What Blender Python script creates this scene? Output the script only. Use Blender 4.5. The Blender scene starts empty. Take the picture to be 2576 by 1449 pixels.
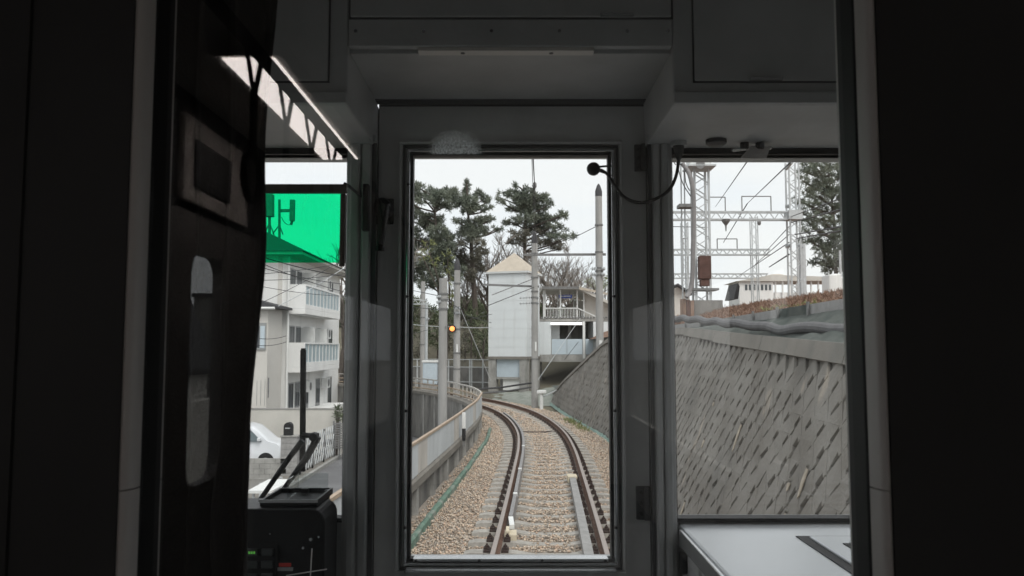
import bpy, math, random
import numpy as np
from mathutils import Vector, Matrix

random.seed(7)
rng = np.random.default_rng(11)
SC = bpy.context.scene
COL = SC.collection

# ------------------------------------------------------------------ camera
FPX, CX, CY, HOR = 2000.0, 1288.0, 724.5, 873.0      # focal length and image centre in a 2576 px wide frame
TH = math.atan((HOR - CY) / FPX)                      # camera pitch
EYE = 2.7                                             # eye height above the rail top
cam = bpy.data.cameras.new('camera')
cam.sensor_width = 36.0
cam.lens = 36.0 * FPX / 2576.0
cam.clip_start, cam.clip_end = 0.02, 3000
cam.dof.use_dof = True
cam.dof.focus_distance = 18.0
cam.dof.aperture_fstop = 16.0
co = bpy.data.objects.new('camera', cam)
COL.objects.link(co)
co.location = (0, 0, EYE)
co.rotation_euler = (math.radians(90) + TH, 0, 0)
SC.camera = co

# ------------------------------------------------------------------ sky, sun, exposure
SUN_EL, SUN_AZ = math.radians(50), math.radians(152)  # azimuth clockwise from +y (the direction of travel)
w = bpy.data.worlds.new('World')
SC.world = w
w.use_nodes = True
nt = w.node_tree
nt.nodes.clear()
N = nt.nodes.new
sky = N('ShaderNodeTexSky'); sky.sky_type = 'NISHITA'; sky.sun_disc = False
sky.sun_elevation = SUN_EL; sky.sun_rotation = SUN_AZ
sky.air_density = 1.0; sky.dust_density = 4.0
tc = N('ShaderNodeTexCoord'); mp = N('ShaderNodeMapping'); mp.inputs['Scale'].default_value = (1.2, 1.2, 3.6)
nz = N('ShaderNodeTexNoise'); nz.inputs['Scale'].default_value = 2.1; nz.inputs['Detail'].default_value = 6
cr = N('ShaderNodeValToRGB')
cr.color_ramp.elements[0].position = .36; cr.color_ramp.elements[0].color = (9.3, 9.7, 10.2, 1)
cr.color_ramp.elements[1].position = .56; cr.color_ramp.elements[1].color = (10.2, 10.2, 10.2, 1)
mix = N('ShaderNodeMix'); mix.data_type = 'RGBA'; mix.inputs['Factor'].default_value = .86
bg = N('ShaderNodeBackground'); bg.inputs['Strength'].default_value = .1
wo = N('ShaderNodeOutputWorld')
L = nt.links.new
L(tc.outputs['Generated'], mp.inputs['Vector']); L(mp.outputs[0], nz.inputs['Vector']); L(nz.outputs['Fac'], cr.inputs[0])
L(sky.outputs[0], mix.inputs[6]); L(cr.outputs[0], mix.inputs[7]); L(mix.outputs[2], bg.inputs['Color']); L(bg.outputs[0], wo.inputs[0])
sl = bpy.data.lights.new('sun', 'SUN'); sl.energy = 1.5; sl.angle = math.radians(28); sl.color = (1, .965, .92)
so = bpy.data.objects.new('sun', sl); COL.objects.link(so)
sd = Vector((math.sin(SUN_AZ) * math.cos(SUN_EL), math.cos(SUN_AZ) * math.cos(SUN_EL), math.sin(SUN_EL)))
so.rotation_euler = sd.to_track_quat('Z', 'Y').to_euler()
so.location = sd * 60
vs = SC.view_settings
SC.display_settings.display_device = 'sRGB'
vs.view_transform = 'Standard'; vs.look = 'None'; vs.exposure = 0.34; vs.gamma = 1.0; vs.use_curve_mapping = False
SC.render.engine = 'CYCLES'
cy = SC.cycles
cy.use_denoising = True
cy.max_bounces = 10; cy.diffuse_bounces = 5; cy.glossy_bounces = 4; cy.transparent_max_bounces = 24
cy.sample_clamp_indirect = 6
try:
    cy.use_adaptive_sampling = True; cy.adaptive_threshold = .01
except Exception:
    pass

# ------------------------------------------------------------------ pixel -> place helpers
def ray(px, py):
    cx = (px - CX) / FPX; cz = -(py - CY) / FPX
    y = math.cos(TH) - cz * math.sin(TH)
    return cx / y, (math.sin(TH) + cz * math.cos(TH)) / y
def at(px, py, d):
    x, k = ray(px, py)
    return Vector((x * d, d, EYE + k * d))
def X(px, d, py=800): return ray(px, py)[0] * d
def Z(py, d, px=1288): return EYE + ray(px, py)[1] * d

# ------------------------------------------------------------------ materials
MATS = {}
def mat(name, col, rough=.7, metal=0., var=.15, scale=6., bump=0., bscale=None, stretch=None, spec=.4, col2=None, detail=5, attr=None):
    if name in MATS: return MATS[name]
    m = bpy.data.materials.new(name); m.use_nodes = True
    n = m.node_tree; b = n.nodes['Principled BSDF']
    b.inputs['Roughness'].default_value = rough; b.inputs['Metallic'].default_value = metal
    b.inputs['Specular IOR Level'].default_value = spec
    t = n.nodes.new('ShaderNodeNewGeometry'); mpn = n.nodes.new('ShaderNodeMapping')
    if stretch: mpn.inputs['Scale'].default_value = stretch
    n.links.new(t.outputs['Position'], mpn.inputs['Vector'])
    ns = n.nodes.new('ShaderNodeTexNoise'); ns.inputs['Scale'].default_value = scale; ns.inputs['Detail'].default_value = detail
    ns.inputs['Roughness'].default_value = .6
    n.links.new(mpn.outputs[0], ns.inputs['Vector'])
    r = n.nodes.new('ShaderNodeValToRGB')
    c2 = col2 if col2 else tuple(min(1, c * (1 + var)) for c in col)
    c1 = col if col2 else tuple(c * (1 - var) for c in col)
    r.color_ramp.elements[0].position = .33; r.color_ramp.elements[0].color = (*c1, 1)
    r.color_ramp.elements[1].position = .67; r.color_ramp.elements[1].color = (*c2, 1)
    n.links.new(ns.outputs['Fac'], r.inputs[0])
    outc = r.outputs[0]
    if attr:
        a = n.nodes.new('ShaderNodeAttribute'); a.attribute_name = attr
        mx = n.nodes.new('ShaderNodeMix'); mx.data_type = 'RGBA'; mx.blend_type = 'MULTIPLY'; mx.inputs['Factor'].default_value = 1
        n.links.new(outc, mx.inputs[6]); n.links.new(a.outputs['Color'], mx.inputs[7]); outc = mx.outputs[2]
    n.links.new(outc, b.inputs['Base Color'])
    if bump:
        n2 = n.nodes.new('ShaderNodeTexNoise'); n2.inputs['Scale'].default_value = bscale or scale * 4; n2.inputs['Detail'].default_value = 6
        n.links.new(mpn.outputs[0], n2.inputs['Vector'])
        bp = n.nodes.new('ShaderNodeBump'); bp.inputs['Strength'].default_value = bump; bp.inputs['Distance'].default_value = .02
        n.links.new(n2.outputs['Fac'], bp.inputs['Height']); n.links.new(bp.outputs[0], b.inputs['Normal'])
    MATS[name] = m
    return m
def emit(name, col, s):
    if name in MATS: return MATS[name]
    m = bpy.data.materials.new(name); m.use_nodes = True
    b = m.node_tree.nodes['Principled BSDF']
    b.inputs['Base Color'].default_value = (*col, 1); b.inputs['Emission Color'].default_value = (*col, 1); b.inputs['Emission Strength'].default_value = s
    MATS[name] = m; return m
def glass(name, tint=(.985, .99, .988), refl=.045, rough=0.0):
    """thin pane: straight transmission with a Schlick reflection on each face"""
    if name in MATS: return MATS[name]
    m = bpy.data.materials.new(name); m.use_nodes = True
    n = m.node_tree; n.nodes.clear()
    o = n.nodes.new('ShaderNodeOutputMaterial'); mx = n.nodes.new('ShaderNodeMixShader')
    tr = n.nodes.new('ShaderNodeBsdfTransparent'); tr.inputs[0].default_value = (*tint, 1)
    gl = n.nodes.new('ShaderNodeBsdfGlossy'); gl.inputs['Roughness'].default_value = rough
    lw = n.nodes.new('ShaderNodeLayerWeight'); lw.inputs['Blend'].default_value = .5
    p = n.nodes.new('ShaderNodeMath'); p.operation = 'POWER'; p.inputs[1].default_value = 5
    ma = n.nodes.new('ShaderNodeMath'); ma.operation = 'MULTIPLY_ADD'; ma.inputs[1].default_value = 1 - refl; ma.inputs[2].default_value = refl
    n.links.new(lw.outputs['Facing'], p.inputs[0]); n.links.new(p.outputs[0], ma.inputs[0]); n.links.new(ma.outputs[0], mx.inputs[0])
    n.links.new(tr.outputs[0], mx.inputs[1]); n.links.new(gl.outputs[0], mx.inputs[2]); n.links.new(mx.outputs[0], o.inputs[0])
    MATS[name] = m; return m

# ------------------------------------------------------------------ mesh helpers
class MB:
    def __init__(s): s.v = []; s.f = []
    def add(s, vs, fs):
        k = len(s.v); s.v.extend([tuple(q) for q in vs]); s.f.extend([tuple(i + k for i in f) for f in fs]); return s
    def box(s, x0, x1, y0, y1, z0, z1):
        if x0 > x1: x0, x1 = x1, x0
        if y0 > y1: y0, y1 = y1, y0
        if z0 > z1: z0, z1 = z1, z0
        return s.add([(x0, y0, z0), (x1, y0, z0), (x1, y1, z0), (x0, y1, z0), (x0, y0, z1), (x1, y0, z1), (x1, y1, z1), (x0, y1, z1)],
                     [(0, 3, 2, 1), (4, 5, 6, 7), (0, 1, 5, 4), (1, 2, 6, 5), (2, 3, 7, 6), (3, 0, 4, 7)])
    def bar(s, a, b, w, h=None, up=(0, 0, 1)):
        a, b = Vector(a), Vector(b); h = h or w
        d = (b - a).normalized(); u = Vector(up)
        if abs(d.dot(u)) > .98: u = Vector((0, 1, 0))
        r = d.cross(u).normalized() * w / 2; t = r.cross(d).normalized() * h / 2
        P = [a - r - t, a + r - t, a + r + t, a - r + t, b - r - t, b + r - t, b + r + t, b - r + t]
        return s.add(P, [(0, 1, 2, 3), (7, 6, 5, 4), (0, 4, 5, 1), (1, 5, 6, 2), (2, 6, 7, 3), (3, 7, 4, 0)])
    def tube(s, pts, r, n=8, cap=True):
        pts = [Vector(p) for p in pts]; m = len(pts)
        rr = r if isinstance(r, (list, tuple)) else [r] * m
        ref = None; base = len(s.v)
        for i, p in enumerate(pts):
            d = (pts[min(i + 1, m - 1)] - pts[max(i - 1, 0)]).normalized()
            if ref is None: ref = Vector((1, 0, 0)) if abs(d.x) < .8 else Vector((0, 1, 0))
            a = d.cross(ref).normalized(); b = d.cross(a).normalized(); ref = -b if False else ref
            for k in range(n):
                t = 2 * math.pi * k / n
                s.v.append(tuple(p + (a * math.cos(t) + b * math.sin(t)) * rr[i]))
        for i in range(m - 1):
            for k in range(n):
                a0 = base + i * n + k; a1 = base + i * n + (k + 1) % n
                s.f.append((a0, a1, a1 + n, a0 + n))
        if cap:
            s.f.append(tuple(base + k for k in range(n))[::-1]); s.f.append(tuple(base + (m - 1) * n + k for k in range(n)))
        return s
    def prism(s, pts, off):
        """closed polygon pts (3D) extruded by vector off"""
        n = len(pts); off = Vector(off)
        P = [Vector(p) for p in pts] + [Vector(p) + off for p in pts]
        return s.add(P, [tuple(range(n))[::-1], tuple(range(n, 2 * n))] + [(i, (i + 1) % n, (i + 1) % n + n, i + n) for i in range(n)])
    def sweep(s, path, prof, closed=True, cap=True):
        """profile [(offset to the right, z)] carried along path [(x,y,nx,ny,z)]"""
        n = len(prof); base = len(s.v)
        for (x, y, nx, ny, z) in path:
            for (o, h) in prof: s.v.append((x + nx * o, y + ny * o, z + h))
        K = n if closed else n - 1
        for i in range(len(path) - 1):
            for k in range(K):
                a = base + i * n + k; b = base + i * n + (k + 1) % n
                s.f.append((a, b, b + n, a + n))
        if closed and cap:
            s.f.append(tuple(base + k for k in range(n))[::-1]); s.f.append(tuple(base + (len(path) - 1) * n + k for k in range(n)))
        return s
    def lathe(s, c, prof, n=16, axis='z'):
        base = len(s.v); c = Vector(c)
        for (r, h) in prof:
            for k in range(n):
                t = 2 * math.pi * k / n; p = (r * math.cos(t), r * math.sin(t), h)
                if axis == 'y': p = (p[0], p[2], p[1])
                if axis == 'x': p = (p[2], p[0], p[1])
                s.v.append(tuple(c + Vector(p)))
        for i in range(len(prof) - 1):
            for k in range(n):
                a = base + i * n + k; b = base + i * n + (k + 1) % n
                s.f.append((a, b, b + n, a + n))
        s.f.append(tuple(base + k for k in range(n))[::-1]); s.f.append(tuple(base + (len(prof) - 1) * n + k for k in range(n)))
        return s
    def xf(s, M):
        s.v = [tuple(M @ Vector(p)) for p in s.v]; return s

PW = {}
def tag(o, label=None, cat=None, group=None, kind=None):
    if label: o['label'] = label
    if cat: o['category'] = cat
    if group: o['group'] = group
    if kind: o['kind'] = kind
    return o
def thing(name, label, cat, loc=(0, 0, 0), rz=0., group=None, local=False):
    e = bpy.data.objects.new(name, None); COL.objects.link(e); e.empty_display_size = .2
    e.location = loc; e.rotation_euler = (0, 0, rz)
    PW[e.name] = Vector((0, 0, 0)) if local else Vector(loc)
    return tag(e, label, cat, group)
def obj(name, mb, m, parent=None, smooth=False, bevel=0., label=None, cat=None, group=None, kind=None, seg=2):
    V = np.array(mb.v, dtype=float).reshape(-1, 3)
    lo, hi = V.min(0), V.max(0)
    c = Vector(((lo[0] + hi[0]) / 2, (lo[1] + hi[1]) / 2, lo[2]))
    V = V - np.array(c)
    me = bpy.data.meshes.new(name); me.from_pydata(V.tolist(), [], mb.f); me.update()
    if smooth:
        me.polygons.foreach_set('use_smooth', [True] * len(me.polygons))
        try: me.set_sharp_from_angle(angle=math.radians(42))
        except Exception: pass
    me.materials.append(m)
    o = bpy.data.objects.new(name, me); COL.objects.link(o)
    if parent is not None:
        o.parent = parent; o.location = c - PW[parent.name]
    else: o.location = c
    PW[o.name] = c
    if bevel:
        bm = o.modifiers.new('bevel', 'BEVEL'); bm.width = bevel; bm.segments = seg; bm.limit_method = 'ANGLE'; bm.angle_limit = math.radians(40)
    return tag(o, label, cat, group, kind)
def dup(o, parent, dloc=(0, 0, 0)):
    c = o.copy(); COL.objects.link(c); c.parent = parent; c.location = o.location + Vector(dloc); PW[c.name] = PW[o.name] + Vector(dloc); return c
def copy_tree(o, parent=None):
    c = o.copy(); COL.objects.link(c); c.parent = parent
    for ch in o.children: copy_tree(ch, c)
    return c
def text_mesh(body, size, depth=.002):
    cu = bpy.data.curves.new('t', 'FONT'); cu.body = body; cu.size = size; cu.align_x = 'CENTER'; cu.align_y = 'CENTER'; cu.extrude = depth
    return cu

def spline(pts, step=.25):
    P = [Vector(p) for p in pts]; out = []
    P = [P[0] * 2 - P[1]] + P + [P[-1] * 2 - P[-2]]
    for i in range(1, len(P) - 2):
        a, b, c, d = P[i - 1:i + 3]; k = max(2, int((c - b).length / step))
        for j in range(k):
            t = j / k
            out.append(.5 * ((2 * b) + (c - a) * t + (2 * a - 5 * b + 4 * c - d) * t * t + (3 * b - a - 3 * c + d) * t ** 3))
    out.append(P[-2]); return out
def lerp(tab, x):
    if x <= tab[0][0]: return tab[0][1]
    for (a, p), (b, q) in zip(tab, tab[1:]):
        if x <= b: return p + (q - p) * (x - a) / (b - a)
    return tab[-1][1]
# ------------------------------------------------------------------ the palette
M_cab = mat('cab_paint_grey', (.46, .465, .465), .5, 0, .10, 5, .05, 60, detail=10)
M_cabdk = mat('cab_trim_dark', (.06, .06, .062), .5, 0, .1, 12)
M_door = mat('cab_door_paint', (.56, .56, .555), .45, 0, .10, 4, .05, 60, detail=10)
M_alu = mat('brushed_aluminium', (.62, .63, .64), .27, .9, .08, 30, .04, 90, stretch=(1, 1, .05))
M_rub = mat('black_rubber', (.012, .012, .013), .6, 0, .2, 20)
M_part = mat('partition_panel_dark', (.048, .048, .049), .6, 0, .12, 3)
M_postal = mat('satin_post', (.68, .65, .635), .42, .1, .06, 20, stretch=(1, 1, .1))
M_curt = mat('blackout_curtain_cloth', (.020, .019, .019), .95, 0, .2, 40, .3, 250)
M_blackpl = mat('black_plastic', (.016, .016, .017), .45, 0, .2, 30, .1, 200)
M_desk = mat('desk_laminate', (.76, .79, .82), .24, .25, .03, 5, spec=.6)
M_cream = mat('saloon_panel', (.72, .69, .65), .6, 0, .05, 4)
M_floor = mat('saloon_floor', (.26, .26, .26), .7, 0, .2, 8)
M_glass = glass('pane_glass', refl=.056)
M_front = glass('windscreen_glass', (.985, .99, .985), .03)
M_green = glass('green_film', (.08, .90, .56), .02)
M_acry = glass('clear_acrylic', (.9, .92, .92), .06)
M_conc = mat('concrete', (.33, .325, .31), .9, 0, .22, 2.2, .3, 30)
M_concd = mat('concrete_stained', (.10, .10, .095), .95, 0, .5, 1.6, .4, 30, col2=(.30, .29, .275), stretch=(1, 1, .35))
M_pole = mat('pole_concrete', (.36, .355, .345), .85, 0, .14, 3, .15, 60, stretch=(1, 1, .2))
M_asph = mat('asphalt', (.16, .16, .165), .95, 0, .15, .8, .3, 120)
M_ball = mat('ballast_bed', (.22, .19, .16), 1., 0, .4, 14, .8, 30, col2=(.42, .37, .32), detail=8)
M_stone = mat('ballast_stone', (.635, .555, .475), .95, 0, .18, 30, attr='tint')
M_sleep = mat('sleeper_concrete', (.36, .34, .31), .95, 0, .22, 9, .3, 60)
M_railtop = mat('rail_running_face', (.40, .34, .31), .42, .55, .12, 20)
M_rust = mat('rail_rust', (.15, .085, .06), .9, .1, .35, 14, .2, 80)
M_rustdk = mat('clip_rust', (.05, .032, .027), .9, .1, .3, 30)
M_guard = mat('guard_rail_steel', (.30, .29, .29), .6, .4, .2, 20)
M_plank = mat('grey_plank', (.30, .295, .29), .85, 0, .15, 8, .2, 60)
M_yel = mat('pale_yellow_paint', (.60, .53, .40), .7, 0, .12, 10)
M_white = mat('white_paint', (.75, .76, .75), .6, 0, .05, 3)
M_tower = mat('tower_cladding', (.72, .755, .77), .55, 0, .03, 1.5)
M_tower2 = mat('tower_cladding_edge', (.62, .64, .64), .6, 0, .04, 2)
M_tan = mat('tan_roof', (.50, .44, .365), .8, 0, .08, 3)
M_bluep = mat('pale_blue_panel', (.52, .60, .66), .5, 0, .05, 2)
M_beige = mat('beige_render', (.56, .54, .50), .9, 0, .07, 1.2, .1, 40)
M_green_tarp = mat('green_sheet', (.13, .21, .165), .9, 0, .25, 4, .3, 20)
M_net = mat('green_net_slope', (.055, .068, .062), 1., 0, .4, 2.5, .7, 14, col2=(.12, .13, .12))
M_leaf = mat('leaf_litter', (.17, .09, .06), 1., 0, .4, 5, .9, 30, col2=(.28, .19, .14), detail=9)
M_block = mat('wall_block_concrete', (.175, .161, .142), .95, 0, .25, 1.3, .6, 22, col2=(.26, .247, .226), detail=10)
M_mortar = mat('wall_joint', (.165, .155, .14), 1., 0, .3, 4, .3, 30)
M_coping = mat('coping_concrete', (.215, .201, .18), .92, 0, .14, 1.6, .3, 30)
M_steel = mat('galvanised_steel', (.50, .52, .53), .6, .2, .12, 6)
M_steeldk = mat('weathered_steel', (.20, .20, .20), .7, .2, .2, 6)
M_wire = mat('wire', (.06, .06, .065), .7, .2, .1, 2)
M_bark = mat('bark', (.085, .07, .06), .95, 0, .3, 5, .5, 20)
M_twig = mat('bare_twig', (.22, .195, .175), .95, 0, .2, 3)
M_pine = mat('pine_needles', (.115, .14, .108), .8, 0, .35, .5, col2=(.215, .235, .18))
M_pinebr = mat('pine_needles_brown', (.12, .115, .09), .85, 0, .3, .5, col2=(.20, .19, .15))
M_lgreen = mat('young_leaves', (.20, .22, .08), .7, 0, .25, .8)
M_shrub = mat('shrub_leaves', (.06, .08, .045), .8, 0, .35, .8, col2=(.13, .15, .08))
M_hill = mat('hill_soil', (.085, .075, .055), 1., 0, .35, .35, .5, 4, col2=(.16, .145, .10))
M_wallw = mat('apartment_render', (.80, .80, .79), .85, 0, .05, .7, .08, 30)
M_wallc = mat('cream_render', (.62, .60, .565), .88, 0, .05, .8, .08, 30)
M_rooft = mat('dark_roof', (.07, .07, .075), .8, 0, .2, 3, .2, 20)
M_win = mat('window_glass_dark', (.06, .07, .08), .12, 0, .2, 1, spec=.6)
M_frame = mat('window_frame_alu', (.35, .36, .36), .5, .4, .05, 8)
M_grille = mat('balcony_glass_blue', (.40, .49, .53), .35, 0, .06, 2)
M_carw = mat('car_paint_white', (.72, .74, .77), .25, .1, .02, 1, spec=.6)
M_carg = mat('car_glass', (.10, .13, .14), .06, 0, .1, 1, spec=.8)
M_tyre = mat('tyre', (.02, .02, .02), .8, 0, .1, 10)
M_bw_blk = mat('black_paint', (.015, .015, .016), .6, 0, .1, 10)
M_brown = mat('brown_rail_paint', (.42, .33, .25), .7, .1, .2, 6)
M_sheet = mat('fence_sheet_grey', (.52, .55, .57), .6, .15, .1, 2.5, stretch=(1, 1, .3))
M_sheetb = mat('fence_sheet_stained', (.48, .46, .43), .7, .1, .15, 3, stretch=(1, 1, .3))
M_duct = mat('grey_hose', (.13, .13, .135), .6, 0, .15, 6)
M_blue = mat('station_sign_blue', (.02, .07, .40), .5, 0, .05, 3)
M_rustbox = mat('rusty_box', (.11, .06, .05), .85, .1, .3, 5)
M_woodp = mat('old_timber', (.24, .16, .12), .95, 0, .3, 4, .3, 30, stretch=(1, 1, .2))

# pale lime runs and damp patches that belong to the wall itself
def streaks(m, col, lo, hi, sc, strength):
    n = m.node_tree; b = n.nodes['Principled BSDF']; src = b.inputs['Base Color'].links[0].from_socket
    g = n.nodes.new('ShaderNodeNewGeometry'); mp_ = n.nodes.new('ShaderNodeMapping'); mp_.inputs['Scale'].default_value = sc
    ns = n.nodes.new('ShaderNodeTexNoise'); ns.inputs['Scale'].default_value = 1.; ns.inputs['Detail'].default_value = 4
    mr = n.nodes.new('ShaderNodeMapRange'); mr.inputs[1].default_value = lo; mr.inputs[2].default_value = hi; mr.inputs[4].default_value = strength
    mx = n.nodes.new('ShaderNodeMix'); mx.data_type = 'RGBA'; mx.inputs[7].default_value = (*col, 1)
    n.links.new(g.outputs['Position'], mp_.inputs['Vector']); n.links.new(mp_.outputs[0], ns.inputs['Vector']); n.links.new(ns.outputs['Fac'], mr.inputs[0])
    n.links.new(mr.outputs[0], mx.inputs[0]); n.links.new(src, mx.inputs[6]); n.links.new(mx.outputs[2], b.inputs['Base Color'])
streaks(M_block, (.46, .40, .33), .66, .74, (2.2, 2.2, .55), .75)
streaks(M_block, (.12, .116, .107), .54, .70, (1.1, 1.1, .9), .55)
streaks(M_coping, (.17, .165, .15), .54, .68, (2.5, 2.5, .5), .7)
streaks(M_cab, (.38, .38, .37), .58, .72, (5, 5, 1.2), .5)
streaks(M_door, (.40, .395, .385), .58, .72, (6, 6, 1.0), .5)
streaks(M_green_tarp, (.30, .31, .28), .5, .62, (3, 3, 3), .6)
streaks(M_conc, (.15, .145, .135), .56, .68, (3, 3, .5), .55)
streaks(M_tower, (.56, .57, .56), .56, .70, (3, 3, .25), .35)
streaks(M_wallw, (.50, .49, .46), .56, .70, (2, 2, .2), .4)
streaks(M_asph, (.22, .22, .225), .55, .6, (.35, .2, .35), .5)
# ------------------------------------------------------------------ ground, railway, retaining walls
STREET = -2.2
g = MB(); g.add([(-900, -300, STREET), (900, -300, STREET), (900, 1500, STREET), (-900, 1500, STREET)], [(0, 1, 2, 3)])
obj('ground', g, mat('far_ground', (.22, .215, .20), 1., 0, .2, .05, .2, 3), kind='structure')

CEN = spline([(-.33, -12, 0), (-.05, 0, 0), (.2, 5, 0), (.49, 10.5, 0), (.78, 17.5, 0), (.93, 22, 0), (.92, 26, 0), (.62, 30.5, 0), (.05, 34.6, 0), (-.9, 38.5, 0),
              (-2.2, 42.3, 0), (-4.2, 46.4, 0), (-7.5, 51, 0), (-12, 55, 0), (-18, 58.5, 0), (-26, 61.5, 0), (-40, 65, 0)], .3)
def framed(pts):
    out = []; s = 0.
    for i, p in enumerate(pts):
        a, b = pts[max(i - 1, 0)], pts[min(i + 1, len(pts) - 1)]
        d = (b - a); d.z = 0; d.normalize()
        if i: s += (p - pts[i - 1]).length
        out.append((p.x, p.y, d.y, -d.x, p.z, s))
    return out
CF = framed(CEN)
CARR = np.array([(c[0], c[1]) for c in CF]); CNOR = np.array([(c[2], c[3]) for c in CF])
def off_path(o, z=0., s0=-1e9, s1=1e9, ymin=-1e9, ymax=1e9, step=1):
    q = []
    for i, (x, y, nx, ny, zz, s) in enumerate(CF):
        if i % step and i != len(CF) - 1: continue
        if s0 <= s <= s1 and ymin <= y <= ymax:
            oo = o(y) if callable(o) else o
            q.append((x + nx * oo, y + ny * oo, nx, ny, z))
    return q
LOFS = lambda y: lerp([(8, -2.5), (14, -2.42), (18, -2.32), (23, -2.22), (28, -1.97), (30.5, -1.8), (35, -1.8), (45, -2.), (60, -2.1)], y)
ROFS = lambda y: 2.3

# ballast bed
b = MB()
P = off_path(0, 0, step=2)
n = 7; base = 0
for (x, y, nx, ny, z) in P:
    lo, ro = LOFS(y) - .05, ROFS(y) + .2
    for (o, h) in [(lo, -2.4), (lo, -.33), (-1.3, -.24), (0, -.205), (1.3, -.24), (ro, -.33), (ro, -2.4)]:
        b.v.append((x + nx * o, y + ny * o, h))
for i in range(len(P) - 1):
    for k in range(n - 1):
        a = i * n + k; b.f.append((a, a + n, a + n + 1, a + 1))
obj('ballast_bed', b, M_ball, kind='structure')

# the track: rails, guard rail, sleepers with clips
track = thing('railway_track', 'single railway track on pale concrete sleepers curving left ahead', 'railway track', (0.2, 5, -.25))
prof_foot = [(-.063, -.153), (.063, -.153), (.063, -.14), (.012, -.125), (.01, -.045), (.034, -.036), (.034, -.006), (-.034, -.006), (-.034, -.036), (-.01, -.045), (-.012, -.125), (-.063, -.14)]
prof_head = [(-.0345, -.0055), (.0345, -.0055), (.029, .001), (-.029, .001)]
for s in (-1, 1):
    r = obj('rail', MB().sweep(off_path(s * .752, ymin=2.), prof_foot), M_rust, track)
    obj('running_face', MB().sweep(off_path(s * .752, .0, ymin=2.), prof_head), M_railtop, r)
# guard rail inside the left rail
gp = off_path(-.752 + .135, .0, ymin=12.9, ymax=33.5)
gr = obj('guard_rail', MB().sweep(gp, [(-.05, -.15), (.05, -.15), (.03, -.05), (.032, .01), (-.032, .01), (-.03, -.05)]), M_guard, track, label='grey guard rail running beside the left rail')
x, y, nx, ny, z = gp[0]
obj('guard_rail_tip', MB().bar((x, y - .02, -.03), (x + nx * .02, y - .55, -.045), .075, .07), M_white, gr)
mk = MB(); mk.box(x - .09, x + .09, y - .95, y - .6, -.17, -.075); mk.box(x - .07, x - .02, y - .95, y - .6, -.0565, -.02)
obj('end_block', mk, M_yel, gr)
for yy in (14.9, 18.0, 22.):
    q = min(gp, key=lambda t: abs(t[1] - yy)); obj('rail_joint', MB().box(q[0] - .04, q[0] + .04, q[1] - .06, q[1] + .06, -.03, .018), M_white, gr)
# flat plank inside the right rail
pp = off_path(.752 - .235, .0, ymin=6, ymax=17.2)
pl = obj('cable_plank', MB().sweep(pp, [(-.065, -.16), (.065, -.16), (.065, -.035), (-.065, -.035)]), M_plank, track, label='flat grey plank beside the right rail')
x, y, nx, ny, z = pp[-1]
obj('plank_end', MB().box(x - .1, x + .1, y + .01, y + .4, -.15, -.02), M_yel, pl)
# sleepers
sm = MB()
secs = [(-1.2, .13, .0), (-1.1, .14, .02), (-.5, .13, .02), (-.25, .115, -.02), (.25, .115, -.02), (.5, .13, .02), (1.1, .14, .02), (1.2, .13, .0)]
for (xx, hw, h) in secs:
    sm.v += [(xx, -hw, -.1), (xx, hw, -.1), (xx, hw * .8, h), (xx, -hw * .8, h)]
for i in range(len(secs) - 1):
    for k in range(4):
        a = i * 4 + k; c = i * 4 + (k + 1) % 4; sm.f.append((a, c, c + 4, a + 4))
sm.f += [(3, 2, 1, 0), tuple(28 + k for k in range(4))]
cm = MB()
cm.box(-.05, .05, -.10, .10, 0, .035); cm.box(-.035, .05, -.045, .045, .035, .065); cm.lathe((.005, 0, .06), [(.028, 0), (.028, .03), (.014, .032), (.014, .055)], 6)
me_s = me_c = None
sp = []; acc = .3
for i, c in enumerate(CF):
    if c[1] < 8 or c[1] > 52: continue
    acc += .3
    if acc >= .56: sp.append(c); acc = 0.
for c in sp:
    ang = math.atan2(c[3], c[2])
    if me_s is None:
        o = obj('sleeper', sm, M_sleep, track); me_s = o.data; zoff = -.1
    else:
        o = bpy.data.objects.new('sleeper', me_s); COL.objects.link(o); o.parent = track
    o.location = Vector((c[0], c[1], -.275)) - PW[track.name]; o.rotation_euler = (0, 0, ang); PW[o.name] = Vector((c[0], c[1], -.275))
    if c[1] > 34: continue
    for xo, sg in ((-.752 - .125, 1), (-.752 + .125, -1), (.752 - .125, 1), (.752 + .125, -1)):
        if me_c is None:
            k = obj('rail_clip', cm, M_rustdk, o); me_c = k.data
        else:
            k = bpy.data.objects.new('rail_clip', me_c); COL.objects.link(k); k.parent = o
        k.location = (xo, 0, .112); k.rotation_euler = (0, 0, 0 if sg < 0 else math.pi)
# cross cable between the rails
q = min(CF, key=lambda t: abs(t[1] - 27.3))
obj('bond_cable', MB().tube([(q[0] - .72, q[1], -.15), (q[0], q[1] - .05, -.165), (q[0] + .7, q[1] + .1, -.15)], .02, 6), M_rustdk, track)

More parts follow.
